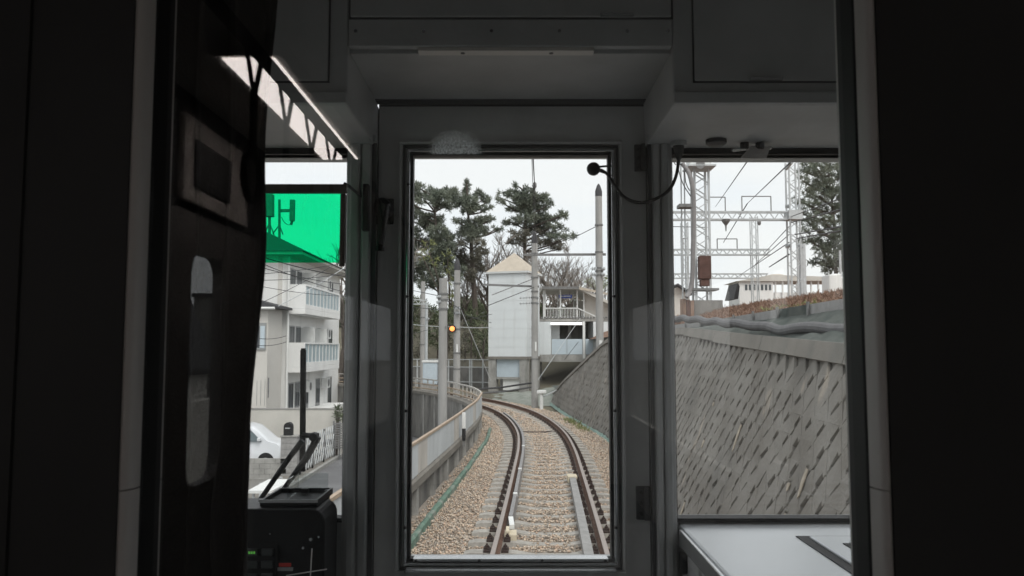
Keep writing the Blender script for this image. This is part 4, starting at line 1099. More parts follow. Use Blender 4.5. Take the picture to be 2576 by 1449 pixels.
def leafy(name, label, blobs, d, m, seed, zb, size=.26, dens=30, cat='tree', dep=.8):
    r = np.random.default_rng(seed); k_ = d / FPX
    c0 = at(blobs[0][0], blobs[0][1], d)
    t = thing(name, label, cat, (c0.x, d, zb)); P = []; tr = MB()
    rd_ = random.Random(seed)
    for (px, py, rx, ry) in blobs:
        c = at(px, py, d + rd_.uniform(-dep, dep)); n = max(8, int(rx * ry * k_ * k_ * dens))
        u = r.normal(0, 1, (n, 3)); u /= np.linalg.norm(u, axis=1, keepdims=True); u *= r.uniform(.2, 1, (n, 1)) ** .4
        P.append(np.array(c) + u * np.array((rx * k_, rx * k_, ry * k_)))
        tr.tube(spline([(c0.x, d, zb - .2), (c0.x * .6 + c.x * .4, d, zb + (c.z - zb) * .55), tuple(c)], .6), .05, 5, cap=False)
    P = np.concatenate(P); V, F = tuft_mesh(P, r.uniform(.7, 1.3, len(P)), 9, size * 1.15, seed, up=.1)
    obj('trunk', tr, M_bark, t); np_obj('crown', V, F, m, t); return t
leafy('young_leaf_tree', 'bright yellow-green leafing tree among the left pines', [(1132, 690, 16, 30), (1126, 650, 14, 24), (1138, 730, 14, 26), (1075, 620, 24, 20), (1060, 640, 20, 24), (1085, 650, 16, 20), (1140, 760, 14, 18)], 70, M_lgreen, 41, 3.5, dens=20)
leafy('young_leaf_tree', 'green tree showing behind the stair roof at the right', [(1522, 712, 12, 22), (1490, 712, 22, 10), (1536, 690, 12, 18), (1505, 722, 20, 8)], 76, M_lgreen, 42, 3.5)
blobs = [(1050, 880, 30, 26), (1100, 850, 40, 34), (1060, 830, 30, 30), (1150, 870, 40, 26), (1195, 860, 40, 34), (1215, 830, 26, 34), (1170, 830, 26, 22), (1125, 800, 22, 26), (1215, 880, 22, 24), (1065, 790, 26, 24), (1185, 800, 24, 22)]
for k, bl3 in enumerate(blobs):
    leafy('shrub', ['dark shrub low on the hill at the window edge', 'wide dark shrub behind the thick pole', 'brownish shrub above the cabinet', 'shrub at the foot of the signal pole', 'green shrub left of the lift tower', 'bushy shrub touching the lift tower edge',
                    'shrub right of the orange signal', 'shrub between the two left poles', 'low shrub at the tower base', 'shrub below the left pine', 'shrub high on the slope below the middle pine'][k], [bl3, (bl3[0] + 8, bl3[1] + 8, bl3[2] * .6, bl3[3] * .7)],
          66 + (k * 3) % 7, M_shrub if k % 3 else M_pinebr, 50 + k, 1.6, size=.32, dens=34, cat='shrub', dep=1.5)
# distant wood that closes the view low down behind the hill
r = np.random.default_rng(77); n = 5200
P = np.stack([r.uniform(-34, 12, n), r.uniform(92, 104, n), r.uniform(3.5, 7.8, n)], 1); P[:, 2] += .8 * np.sin(P[:, 0] * .9) 
V, F = tuft_mesh(P, r.uniform(.7, 1.3, n), 10, .7, 78, .1)
o = np_obj('far_wood', V, F, M_shrub, None); tag(o, 'dark mass of far woodland seen between the pine trunks', 'wood', kind='stuff')
r = np.random.default_rng(79); n = 3000
P = np.stack([r.uniform(8, 60, n), r.uniform(125, 140, n), r.uniform(3.4, 5.0, n)], 1)
# weeds at the foot of the block wall
r = np.random.default_rng(80); n = 110
yy = r.uniform(28, 33, n); P = np.stack([np.interp(yy, [26, 30, 34.6], [3.0, 2.7, 2.35]) - r.uniform(.05, .45, n), yy, np.full(n, -.26)], 1)
V, F = tuft_mesh(P, r.uniform(.6, 1.3, n), 6, .14, 81, .8); o = np_obj('weeds', V, F, M_lgreen, None); tag(o, 'green weeds growing at the foot of the block wall', 'weeds', kind='stuff')
r = np.random.default_rng(82); n = 70
yy = r.uniform(14, 18, n); P = np.stack([5.2 + r.uniform(.1, .8, n), yy, np.full(n, 3.5)], 1)
V, F = tuft_mesh(P, r.uniform(.6, 1.3, n), 6, .07, 83, .8); o = np_obj('grass_patch', V, F, M_lgreen, None); tag(o, 'small grass patch on top of the right embankment', 'grass', kind='stuff')

# fallen leaves on the right bank and pale scraps on the net slope
r = np.random.default_rng(84); n = 9000
yy = r.uniform(6, 34, n); xo = r.uniform(.05, 2.4, n)
zz_ = 3.25 + np.interp(xo, [0, .5, 1.2, 2.5], [0, .28, .62, 1]) * np.interp(yy, [5, 13, 22, 40], [.4, .62, .8, .85])
P = np.stack([np.array([edge(v) for v in yy]) + .08 + xo, yy, zz_ + .015], 1)
V, F = tuft_mesh(P, r.uniform(.6, 1.5, n), 3, .09, 85, .5); o = np_obj('fallen_leaves', V, F, M_leaf, None); tag(o, 'brown fallen leaves covering the top of the right bank', 'leaves', kind='stuff')
# ------------------------------------------------------------------ apartment block and houses on the left
ap = thing('apartment_block', 'white three storey apartment block with balconies beside the street', 'building', (-15, 45, STREET))
AX = -11.2
obj('wall', MB().box(-20, AX, 39.5, 51.5, STREET, 7.4), M_wallw, ap)
rf = MB(); rf.add([(-20.8, 38.7, 7.4), (-10.2, 38.7, 7.4), (-10.2, 52.3, 7.4), (-20.8, 52.3, 7.4), (-15.6, 43.5, 9.35), (-14.2, 43.5, 9.35), (-14.2, 47.5, 9.35), (-15.6, 47.5, 9.35)],
                  [(0, 1, 5, 4), (1, 2, 6, 5), (2, 3, 7, 6), (3, 0, 4, 7), (4, 5, 6, 7), (3, 2, 1, 0)])
obj('roof', rf, M_rooft, ap)
obj('eaves_soffit', MB().box(-20.7, -10.3, 38.8, 52.2, 7.25, 7.395), M_wallc, ap)
obj('corner_pipe', MB().tube([(AX + .09, 39.42, STREET), (AX + .09, 39.42, 7.2)], .06, 8), M_white, ap, smooth=True)
obj('corner_strip', MB().box(AX - .45, AX - .25, 39.44, 39.497, STREET, 7.25), M_wallc, ap)
for lv, zf in enumerate((1.43, 4.34)):
    bal = obj('balcony', MB().box(AX + .005, -10.3, 39.6, 47.6, zf, zf + .28), M_wallw, ap, bevel=.02)
    obj('end_panel', MB().box(AX + .005, -10.3, 39.6, 39.72, zf + .283, zf + 1.49), M_wallw, bal)
    obj('end_panel', MB().box(AX + .005, -10.3, 47.48, 47.6, zf + .283, zf + 1.49), M_wallw, bal)
    obj('front_upstand', MB().box(-10.42, -10.3, 39.73, 47.47, zf + .283, zf + .5), M_wallw, bal)
    obj('hand_rail', MB().box(-10.42, -10.3, 39.73, 47.47, zf + 1.42, zf + 1.5), M_white, bal)
    for k in range(10):
        y0 = 39.78 + k * .77
        obj('glass_panel', MB().box(-10.38, -10.355, y0 + .05, y0 + .68, zf + .505, zf + 1.415), M_grille, bal)
        obj('rail_post', MB().box(-10.41, -10.33, y0 - .02, y0 + .035, zf + .505, zf + 1.415), M_white, bal)
    for yd in (42.2, 44.9):
        obj('privacy_screen', MB().box(AX + .005, -10.45, yd, yd + .06, zf + .285, zf + 2.3), M_white, bal)
for lv, zf in enumerate((-1.45, 1.43, 4.34)):
    for y0 in (40.0, 41.2, 43.0, 45.6, 48.6):
        wn = obj('window', MB().box(AX - .03, AX + .03, y0, y0 + .95, zf + .35, zf + 2.35), M_frame, ap)
        obj('pane', MB().box(AX + .032, AX + .036, y0 + .05, y0 + .46, zf + .42, zf + 2.28), M_win, wn); obj('pane', MB().box(AX + .032, AX + .036, y0 + .5, y0 + .9, zf + .42, zf + 2.28), M_win, wn)
    for y0 in (42.6, 46.8):
        ac = obj('air_conditioner', MB().box(AX + .05, AX + .4, y0, y0 + .75, zf + 1.75, zf + 2.35), M_white, ap, bevel=.02)
        obj('fan_grille', MB().lathe((AX + .41, y0 + .3, zf + 2.05), [(.22, 0), (.22, .01), (.05, .02)], 14, 'x'), M_steeldk, ac)
tb = obj('terrace_wall', MB().box(AX + .01, -10.1, 39.6, 48.5, -1.1, -.65), M_wallw, ap, bevel=.03)
tw2 = obj('terrace_wall', MB().box(AX + .01, -10.3, 40.2, 48.2, -1.9, -1.6), M_wallc, ap, bevel=.03)
# antennas on the roof
an = thing('rooftop_antenna', 'phone antenna mast with side panel on the apartment roof', 'antenna', at(703, 590, 45.5))
def ab(m, pxa, pya, pxb, pyb, w): m.bar(at(pxa, pya, 45.5), at(pxb, pyb, 45.5), w)
for (n_, q) in (('mast', (703, 606, 703, 502, .12)), ('boom', (703, 530, 735, 530, .16)), ('panel', (736, 503, 735, 556, .26)), ('panel', (735, 556, 732, 566, .12))):
    m = MB(); ab(m, *q); obj(n_, m, M_steeldk, an)
obj('strut', MB().bar(at(703, 566, 45.5), at(686, 588, 45.5), .06), M_steeldk, an); obj('strut', MB().bar(at(703, 566, 45.5), at(712, 590, 45.5), .06), M_steeldk, an)
obj('cable', MB().tube(spline([at(708, 546, 45.4), at(716, 560, 45.4), at(728, 566, 45.4), at(732, 560, 45.4)], .1), .02, 5), M_wire, an)
a2 = thing('rooftop_antenna', 'wide phone antenna mast half hidden by the curtain', 'antenna', at(676, 590, 45.5))
for (n_, q) in (('mast', (678, 606, 678, 540, .13)), ('panel', (678, 490, 678, 545, .44))):
    m = MB(); ab(m, *q); obj(n_, m, M_steeldk, a2)
for k in (-14, 12): obj('strut', MB().bar(at(678, 560, 45.5), at(678 + k, 592, 45.5), .06), M_steeldk, a2)
# cream house in front
ho = thing('cream_house', 'cream rendered house with a small dark roof before the apartments', 'building', (-14, 38, STREET))
obj('wall', MB().box(-18, -11.35, 37, 39.3, STREET, Z(772, 37)), M_wallc, ho)
r_ = MB(); r_.prism([(-10.9, 36.7, Z(775, 37)), (-10.9, 36.7, Z(769, 37)), (-14.5, 36.7, Z(718, 37)), (-18.4, 36.7, Z(769, 37)), (-18.4, 36.7, Z(775, 37))], (0, 2.75, 0)); obj('roof', r_, M_rooft, ho)
obj('gutter', MB().tube([(-18.3, 36.65, Z(776, 37)), (-10.95, 36.65, Z(776, 37))], .06, 8), M_white, ho)
wf = obj('window', MB().box(X(640, 37), X(671, 37), 36.93, 36.997, Z(880, 37), Z(812, 37)), M_frame, ho)
obj('pane', MB().box(X(641, 37), X(655, 37), 36.92, 36.928, Z(875, 37), Z(820, 37)), M_win, wf); obj('pane', MB().box(X(657, 37), X(668, 37), 36.92, 36.928, Z(875, 37), Z(820, 37)), M_bluep, wf)
obj('meter_pipe', MB().tube([(X(680, 37), 36.95, Z(1000, 37)), (X(680, 37), 36.95, Z(950, 37))], .03, 6), M_steeldk, ho)
for k in range(3): obj('wall_seam', MB().box(X(650 + k * 10, 37), X(651 + k * 10, 37), 36.985, 36.999, Z(1020, 37), Z(958 - k * 2, 37)), M_frame, ho)
# beige garden wall
bwl = thing('beige_garden_wall', 'long beige rendered garden wall behind the parked car', 'wall', (-10.4, 36, STREET))
obj('wall', MB().box(-15, X(862, 36), 36, 36.2, STREET, Z(1030, 36)), M_beige, bwl)
obj('cap', MB().box(-15.02, X(862, 36) + .03, 35.97, 36.23, Z(1030, 36) + .002, Z(1027, 36)), M_conc, bwl)
# garden end fence on the right of it
gf = thing('slatted_garden_fence', 'grey slatted fence at the right end of the beige wall', 'fence', (X(850, 37), 37, STREET))
for k in range(11): obj('slat', MB().box(X(842, 35), X(875, 35), 35.0, 35.04, Z(1128 - k * 6, 35), Z(1124.5 - k * 6, 35)), M_steeldk, gf)
for px in (843, 858, 873): obj('post', MB().box(X(px, 35) - .03, X(px, 35) + .03, 35.05, 35.11, STREET, Z(1060, 35)), M_steeldk, gf)
leafy('shrub', 'small plant at the right end of the beige wall', [(848, 1035, 10, 14), (852, 1050, 8, 12)], 35.6, M_shrub, 91, STREET, size=.14, dens=400, cat='plant', dep=.1)
# parked car facing the street
car = thing('parked_car', 'small white car parked nose to the street beyond the low wall', 'car', (X(722, 33), 33.3, STREET + .02), 0, local=True)
prof = [(-3.36, .28), (-3.4, .9), (-3.32, 1.5), (-3.1, 1.63), (-2.2, 1.69), (-1.5, 1.67), (-1.18, 1.58), (-.55, 1.04), (-.15, .93), (-.03, .80), (0, .5), (-.06, .24)]
secs = [(-.74, .90), (-.70, .97), (-.45, 1.), (.45, 1.), (.70, .97), (.74, .90)]
m = MB(); nP = len(prof)
for (y, k) in secs:
    for (x, z) in prof:
        ins = .16 * max(0, (z - 1.0) / .66)
        m.v.append((-1.7 + (x + 1.7) * (1 - (1 - k) * .25), y * (1 - ins / .74), .9 + (z - .9) * (1 - (1 - k) * .55)))
for i in range(len(secs) - 1):
    for k in range(nP): a = i * nP + k; c = i * nP + (k + 1) % nP; m.f.append((a, a + nP, c + nP, c))
m.f += [tuple(range(nP)), tuple((len(secs) - 1) * nP + k for k in range(nP))[::-1]]
m.v = [(p[0], p[1], p[2] * 1.04) for p in m.v]; obj('body', m, M_carw, car, smooth=True)
obj('windscreen', MB().prism([(-.60, -.56, 1.08), (-1.13, -.50, 1.545), (-1.13, .50, 1.545), (-.60, .56, 1.08)], (.012, 0, .012)), M_carg, car)
obj('side_window', MB().prism([(-.78, -.757, 1.06), (-1.28, -.665, 1.52), (-1.75, -.655, 1.56), (-1.75, -.757, 1.06)], (0, -.012, .002)), M_carg, car)
obj('side_window', MB().prism([(-1.82, -.757, 1.06), (-1.82, -.655, 1.56), (-2.6, -.655, 1.56), (-2.7, -.757, 1.06)], (0, -.012, .002)), M_carg, car)
for y in (-.52, .52): obj('headlight', MB().prism([(-.10, y - .17, .78), (-.02, y - .17, .66), (-.02, y + .17, .66), (-.14, y + .17, .86), (-.17, y - .1, .88)], (.05, 0, 0)), mat('headlight_glass', (.55, .58, .6), .1, .2), car)
for x in (-.62, -2.75):
    for y in (-.70, .70):
        wl = obj('wheel', MB().lathe((x, y - .09, .27), [(.16, -.01), (.27, .0), (.275, .04), (.275, .14), (.27, .18), (.16, .19)], 20, 'y'), M_tyre, car, smooth=True)
        obj('rim', MB().lathe((x, y + (-.105 if y < 0 else .095), .27), [(.155, 0), (.155, .01), (.05, .012)], 16, 'y'), M_steel, wl)
    obj('wheel_arch', MB().lathe((x, -.745, .29), [(.33, 0), (.33, .012), (.2, .013)], 20, 'y'), M_bw_blk, car)
obj('mirror', MB().box(-.95, -.82, -.90, -.75, 1.08, 1.22), M_carw, car, bevel=.03)
obj('bumper_grille', MB().box(-.03, .012, -.45, .45, .30, .42), M_bw_blk, car)
obj('number_plate', MB().box(.0, .02, -.165, .165, .45, .60), M_white, car)
# low block wall and gate pillar
lw_ = thing('low_block_wall', 'low grey block wall in front of the parked car', 'wall', (-10.3, 30, STREET))
for rr_ in range(4):
    for k in range(9):
        x0 = -12.2 + k * .4 + (.2 if rr_ % 2 else 0)
        obj('block', MB().box(x0, x0 + .39, 30, 30.12, STREET + .19 * rr_, STREET + .19 * rr_ + .182), M_conc, lw_)
pi_ = thing('gate_pillar', 'square grey gate pillar at the end of the low wall', 'pillar', (X(737, 30.2), 30.2, STREET))
px0, px1 = X(717, 30.2), X(758, 30.2); zt_ = Z(1098, 30.2)
for k in range(7): obj('block', MB().box(px0, px1, 30.0, 30.4, STREET + k * (zt_ - STREET) / 7, STREET + (k + 1) * (zt_ - STREET) / 7 - .01), M_plank, pi_)
obj('cap', MB().box(px0 - .03, px1 + .03, 29.97, 30.43, zt_, zt_ + .05), M_conc, pi_)
mb_ = thing('letter_box', 'black round topped letter box on the gate pillar', 'letter box', (X(731, 30.2), 30.2, zt_ + .05))
lx0, lx1 = X(722, 30.2), X(742, 30.2); zb_ = zt_ + .052; pts = [(lx0, 30.05, zb_), (lx1, 30.05, zb_)]
for k in range(9): a = math.pi * k / 8; pts.append(((lx0 + lx1) / 2 + (lx1 - lx0) / 2 * math.cos(a), 30.05, zb_ + .32 + .16 * math.sin(a)))
obj('body', MB().prism(pts, (0, .28, 0)), M_bw_blk, mb_); obj('slot', MB().box(lx0 + .06, lx1 - .06, 30.04, 30.048, zb_ + .25, zb_ + .29), M_steel, mb_)
# folding lattice gate
gt = thing('lattice_gate', 'folding metal lattice gate on casters beside the pavement', 'gate', (-8.1, 33, STREET + .12))
ga, gb = Vector((X(762, 30.3), 30.3, 0)), Vector((X(846, 35.2), 35.2, 0)); NG = 15
za_, zb_ = STREET + .22, STREET + 1.5
for k in range(NG):
    for s_ in (0, 1):
        for lev in (0, 1):
            u0, u1 = k / NG, min(1, (k + 1) / NG); p, q = ga.lerp(gb, u0), ga.lerp(gb, u1); h0 = za_ + lev * .64; h1 = h0 + .64
            p.z, q.z = (h0, h1) if s_ else (h1, h0); off = Vector((.02 * s_, 0, 0)); obj('lattice_bar', MB().bar(p + off, q + off, .035, .02), M_steel, gt)
for u in (0, .33, .66, 1.):
    p = ga.lerp(gb, u); obj('upright', MB().box(p.x - .03, p.x + .05, p.y - .03, p.y + .03, za_, zb_), M_steeldk, gt)
    obj('caster', MB().lathe((p.x - .02, p.y, STREET + .19), [(.07, 0), (.07, .05)], 12, 'x'), M_tyre, gt)
# bicycles behind the gate
def bicycle(label, x, y, rz, m):
    t = thing('bicycle', label, 'bicycle', (x, y, STREET), rz, local=True, group='bicycles behind the lattice gate')
    for xx in (-.52, .52):
        w_ = MB(); n = 20
        ring = [(xx + .32 * math.cos(2 * math.pi * k / n), 0, .33 + .32 * math.sin(2 * math.pi * k / n)) for k in range(n + 1)]
        obj('wheel', w_.tube(ring, .02, 6, cap=False), M_tyre, t)
        sp__ = MB()
        for k in range(6): a = math.pi * k / 6; sp__.bar((xx - .3 * math.cos(a), 0, .33 - .3 * math.sin(a)), (xx + .3 * math.cos(a), 0, .33 + .3 * math.sin(a)), .006)
        obj('spokes', sp__, M_steel, t)
    obj('frame', MB().tube([(.52, 0, .33), (.40, 0, .85)], .018, 6).tube([(.42, 0, .72), (-.05, 0, .32)], .02, 6).tube([(-.05, 0, .32), (-.18, 0, .85)], .018, 6).tube([(-.05, 0, .32), (-.52, 0, .33)], .014, 6).tube([(-.15, 0, .7), (-.52, 0, .33)], .012, 6), m, t)
    obj('saddle', MB().box(-.30, -.06, -.07, .07, .85, .91), M_bw_blk, t, bevel=.03)
    obj('handlebar', MB().tube([(.26, -.27, .98), (.40, -.2, 1.0), (.41, 0, .95), (.40, .2, 1.0), (.26, .27, .98)], .014, 6).tube([(.41, 0, .95), (.40, 0, .84)], .015, 6), M_steel, t)
    obj('basket', MB().box(.48, .74, -.16, .16, .72, .94), M_steeldk, t)
bicycle('silver bicycle nearest the gate pillar behind the lattice gate', X(785, 32.2), 32.2, math.radians(100), M_steel)
bicycle('dark bicycle farther along behind the lattice gate', X(812, 34), 34.0, math.radians(75), M_bw_blk)
# street bits at the bottom of the left window
bn = thing('white_bench_platform', 'low white flat platform on posts near the street edge', 'platform', at(700, 1225, 24))
bx0, bx1 = X(655, 24), X(722, 24); bz = Z(1222, 24)
obj('top', MB().add([(bx0, 23.2, bz), (bx1 - .1, 23.2, bz), (bx1, 25.2, bz), (bx0, 25.2, bz), (bx0, 23.2, bz - .08), (bx1 - .1, 23.2, bz - .08), (bx1, 25.2, bz - .08), (bx0, 25.2, bz - .08)], [(0, 1, 2, 3), (7, 6, 5, 4), (0, 4, 5, 1), (1, 5, 6, 2), (2, 6, 7, 3), (3, 7, 4, 0)]), M_white, bn)
for (x, y) in ((bx0 + .1, 23.3), (bx1 - .25, 23.3), (bx0 + .1, 25.1), (bx1 - .2, 25.1)): obj('leg', MB().box(x, x + .06, y, y + .06, STREET, bz - .082), M_steel, bn)
for k, (px, py) in enumerate(((656, 1215), (707, 1200))):
    p = at(px, py, 25.6); obj('steel_bollard', MB().tube([(p.x, p.y, STREET), (p.x, p.y, p.z)], .05, 10), M_steel, label=['short steel post left of the white platform', 'short steel post behind the white platform'][k], cat='post')
for k in range(6):
    p = at(846 + (k % 2) * 14, 1218 + k * 15, 22 - k * .6)
    obj('concrete_block', MB().box(p.x - .24, p.x + .24, p.y - .2, p.y + .2, STREET, STREET + .3 + .05 * (k % 2)), M_coping, bevel=.08, seg=3,
        label=['farthest', 'second farthest', 'third farthest', 'third nearest', 'second nearest', 'nearest'][k] + ' of the pale concrete blocks by the street edge', cat='concrete block', group='pale blocks along the street edge')
obj('orange_kerb_line', MB().bar((X(770, 23), 21, STREET + .012), (X(840, 26), 27, STREET + .012), .14, .008), mat('faded_orange_paint', (.50, .33, .18), .9, 0, .2, 5), kind='structure')
# lead wires across the apartments
for k, (a, c_, d0, d1, r_) in enumerate([((640, 655), (868, 735), 26, 36, .014), ((640, 640), (868, 695), 26, 36, .02), ((640, 668), (868, 715), 25, 37, .014), ((640, 690), (868, 660), 30, 38, .012), ((640, 770), (868, 650), 30, 40, .012), ((640, 705), (868, 688), 28, 38, .012), ((700, 770), (868, 672), 34, 40, .018), ((655, 720), (868, 745), 32, 38, .012), ((640, 850), (720, 845), 30, 34, .012), ((640, 868), (720, 860), 30, 34, .012)]):
    wire('street_wire', [at(*a, d0), at(*c_, d1)], r_, ['topmost thick street cable below the green film', 'street cable just under the first thick one', 'third street cable crossing the upper balcony', 'thin street wire rising right', 'thin street wire climbing steeply to the right', 'almost level thin street wire', 'pale thick cable running to the cream house', 'thin wire over the upper balcony front', 'upper of two low wires on the cream house', 'lower of two low wires on the cream house'][k], sag=.08, m=M_wire if k != 6 else M_steel)
# houses behind the train on the left, seen mirrored in the partition glass
gh = thing('gabled_house', 'grey gabled house reflected in the partition glass', 'building', (-17, -32, STREET))
obj('wall', MB().prism([(-18, -35, STREET), (-13.9, -35, STREET), (-13.9, -35, 1.9), (-15.9, -35, 6.7), (-18, -35, 1.9)], (0, 8, 0)), M_wallc, gh)
obj('roof', MB().prism([(-18.3, -35.4, 1.5), (-15.9, -35.4, 6.9), (-13.6, -35.4, 1.5), (-13.55, -35.4, 1.75), (-15.9, -35.4, 7.2), (-18.35, -35.4, 1.75)], (0, 8.8, 0)), M_rooft, gh)
bh = thing('dark_flat_house', 'dark flat roofed house reflected beside the gabled house', 'building', (-10.8, -36, STREET))
obj('wall', MB().box(-16.6, -10, -46, -40, STREET, 5.3), M_concd, bh); obj('parapet', MB().box(-16.7, -9.9, -46.1, -39.9, 5.302, 5.5), M_rooft, bh)
obj('beige_side_wall', MB().box(-9, -8.7, -30, -6, STREET, 1.2), M_beige, label='pale roadside wall reflected low in the partition glass', cat='wall')
# ------------------------------------------------------------------ the train: cab and the saloon end behind it
FD = 2.2; PD = .70; FLOOR = 1.1; HALF = 1.35
tr = thing('train_car', 'dark grey train driver cab seen through the partition window', 'train', (0, .5, FLOOR - .2))
def xz(name, px0, px1, py0, py1, d, y0, y1, m, parent, bevel=.0, **k):
    """box whose face at depth d covers the pixel rectangle"""
    return obj(name, MB().box(X(px0, d), X(px1, d), y0, y1, Z(py1, d), Z(py0, d)), m, parent, bevel=bevel, **k)
ZW1, ZW0 = Z(390, FD), Z(1312, FD)
XL, XR = X(876, FD), X(1688, FD)
XD0, XD1 = X(945, FD), X(1632, FD)
# shell
obj('roof', MB().box(-HALF, HALF, -8, 2.4, 3.86, 3.95), M_cab, tr)
obj('floor', MB().box(-HALF, HALF, -8, 2.4, FLOOR - .1, FLOOR), M_floor, tr)
wl = MB()
for s_ in (-1, 1):
    pass
# cab side walls, each with an unseen window added to light the cab
for s_ in (-1, 1):
    m = MB(); x0, x1 = s_ * HALF, s_ * (HALF - .05)
    m.box(x0, x1, PD + .05, 1.15, FLOOR, 3.86); m.box(x0, x1, 1.9, 2.4, FLOOR, 3.86); m.box(x0, x1, 1.15, 1.9, FLOOR, 2.15); m.box(x0, x1, 1.15, 1.9, 3.15, 3.86)
    sw_ = obj('cab_side_wall', m, M_cab, tr)
    obj('side_glass', MB().box(s_ * (HALF - .02), s_ * (HALF - .026), 1.15, 1.9, 2.15, 3.15), M_front, sw_)
# front wall around the windscreens
m = MB()
m.box(-1.3, XL - .001, FD, FD + .09, ZW1, 3.86); m.box(-1.3, XL - .001, FD, FD + .09, FLOOR, ZW0); m.box(-1.3, -1.16, FD, FD + .09, ZW0, ZW1)
m.box(XR + .001, 1.3, FD, FD + .09, ZW1, 3.86); m.box(XR + .001, 1.3, FD, FD + .09, FLOOR, ZW0); m.box(1.16, 1.3, FD, FD + .09, ZW0, ZW1)
fw = obj('front_wall', m, M_cab, tr)
def gasket(x0, x1, z0, z1, w, y0, y1):
    g_ = MB(); g_.box(x0, x1, y0, y1, z1 - w, z1); g_.box(x0, x1, y0, y1, z0, z0 + w * .5); g_.box(x0, x0 + w * .35, y0, y1, z0 + w * .5, z1 - w); g_.box(x1 - w * .35, x1, y0, y1, z0 + w * .5, z1 - w); return g_
for (a, b_) in ((-1.16, XL), (XR, 1.16)):
    ws = obj('windscreen', MB().box(a, b_, FD + .035, FD + .041, ZW0, ZW1), M_front, tr)
    obj('window_gasket', gasket(a, b_, ZW0, ZW1 + .022, .022, FD - .012, FD + .034), M_rub, ws)
# door posts with mouldings
for (a, b_, sgn) in ((876, 944, -1), (1633, 1688, 1)):
    p = obj('door_post', MB().box(X(a, FD), X(b_, FD), FD - .05, FD + .09, FLOOR, Z(262, FD)), M_cab, tr, bevel=.008)
    w_ = b_ - a
    u = (lambda f: X(a + w_ * f, FD - .05)) if sgn < 0 else (lambda f: X(b_ - w_ * f, FD - .05))
    obj('outer_band', MB().box(u(.02), u(.38), FD - .064, FD - .0502, FLOOR, Z(372, FD)), M_cab, p, bevel=.006)
    obj('inner_band', MB().box(u(.44), u(.78), FD - .060, FD - .0502, FLOOR, Z(372, FD)), M_cab, p, bevel=.008)
    obj('edge_groove', MB().box(u(.82), u(.99), FD - .053, FD - .0502, FLOOR, Z(372, FD)), M_cabdk, p)
    obj('head_piece', MB().box(X(a - 2, FD - .06), X(b_ - 14 * (1 if sgn < 0 else -1) * 0, FD - .06), FD - .075, FD - .0502, Z(371, FD), Z(355, FD)), M_cab, p, bevel=.004)
# door leaf with the tall window
dX0, dX1, dZ1 = X(948, FD), X(1629, FD), Z(268, FD)
wX0, wX1, wZ0, wZ1 = X(1033, FD), X(1536, FD), Z(1409, FD), Z(388, FD)
m = MB(); m.box(dX0, wX0, FD, FD + .06, FLOOR, dZ1); m.box(wX1, dX1, FD, FD + .06, FLOOR, dZ1); m.box(wX0, wX1, FD, FD + .06, wZ1, dZ1); m.box(wX0, wX1, FD, FD + .06, FLOOR, wZ0)
dr = obj('front_door', m, M_door, tr)
obj('seal', MB().box(XD0 + .0005, dX0 - .0005, FD + .01, FD + .05, FLOOR, dZ1).box(dX1 + .0005, XD1 - .0005, FD + .01, FD + .05, FLOOR, dZ1).box(XD0, XD1, FD + .01, FD + .05, dZ1 + .001, dZ1 + .01), M_rub, dr)
obj('door_glass', MB().box(wX0, wX1, FD + .028, FD + .034, wZ0, wZ1), M_front, dr)
def ring(x0, x1, z0, z1, w, y0, y1):
    r_ = MB(); r_.box(x0 - w, x1 + w, y0, y1, z1, z1 + w); r_.box(x0 - w, x1 + w, y0, y1, z0 - w, z0); r_.box(x0 - w, x0, y0, y1, z0, z1); r_.box(x1, x1 + w, y0, y1, z0, z1); return r_
obj('window_rubber', ring(wX0 + .004, wX1 - .004, wZ0 + .004, wZ1 - .004, .008, FD - .004, FD + .027), M_rub, dr)
obj('window_trim', ring(wX0 - .004, wX1 + .004, wZ0 - .004, wZ1 + .004, .008, FD - .014, FD - .0005), M_alu, dr, bevel=.002)
obj('outer_trim', ring(wX0 - .018, wX1 + .018, wZ0 - .018, wZ1 + .018, .006, FD - .010, FD - .0005), M_cabdk, dr, bevel=.002)
obj('outer_ring', ring(wX0 - .026, wX1 + .026, wZ0 - .026, wZ1 + .026, .010, FD - .013, FD - .0005), M_door, dr, bevel=.003)
obj('window_sill', MB().box(wX0 + .013, wX1 - .013, FD - .013, FD + .026, wZ0 - .001, wZ0 + .0065), M_alu, dr, bevel=.001)
obj('window_ledge', MB().box(wX0 - .004, wX1 + .004, FD - .046, FD - .0145, wZ0 - .022, wZ0 - .0135), M_alu, dr, bevel=.002)
for k in range(4):
    xx = wX0 + (wX1 - wX0) * (.04 + .307 * k); obj('screw', MB().lathe((xx, FD - .019, wZ0 + .002), [(.003, 0), (.0045, .003), (.0045, .006)], 8, 'y'), M_blackpl, dr)
    for xx in (wX0 - .008, wX1 + .008): obj('screw', MB().lathe((xx, FD - .020, wZ0 + (wZ1 - wZ0) * (.08 + .28 * k)), [(.003, 0), (.0045, .003), (.0045, .006)], 8, 'y'), M_blackpl, dr)
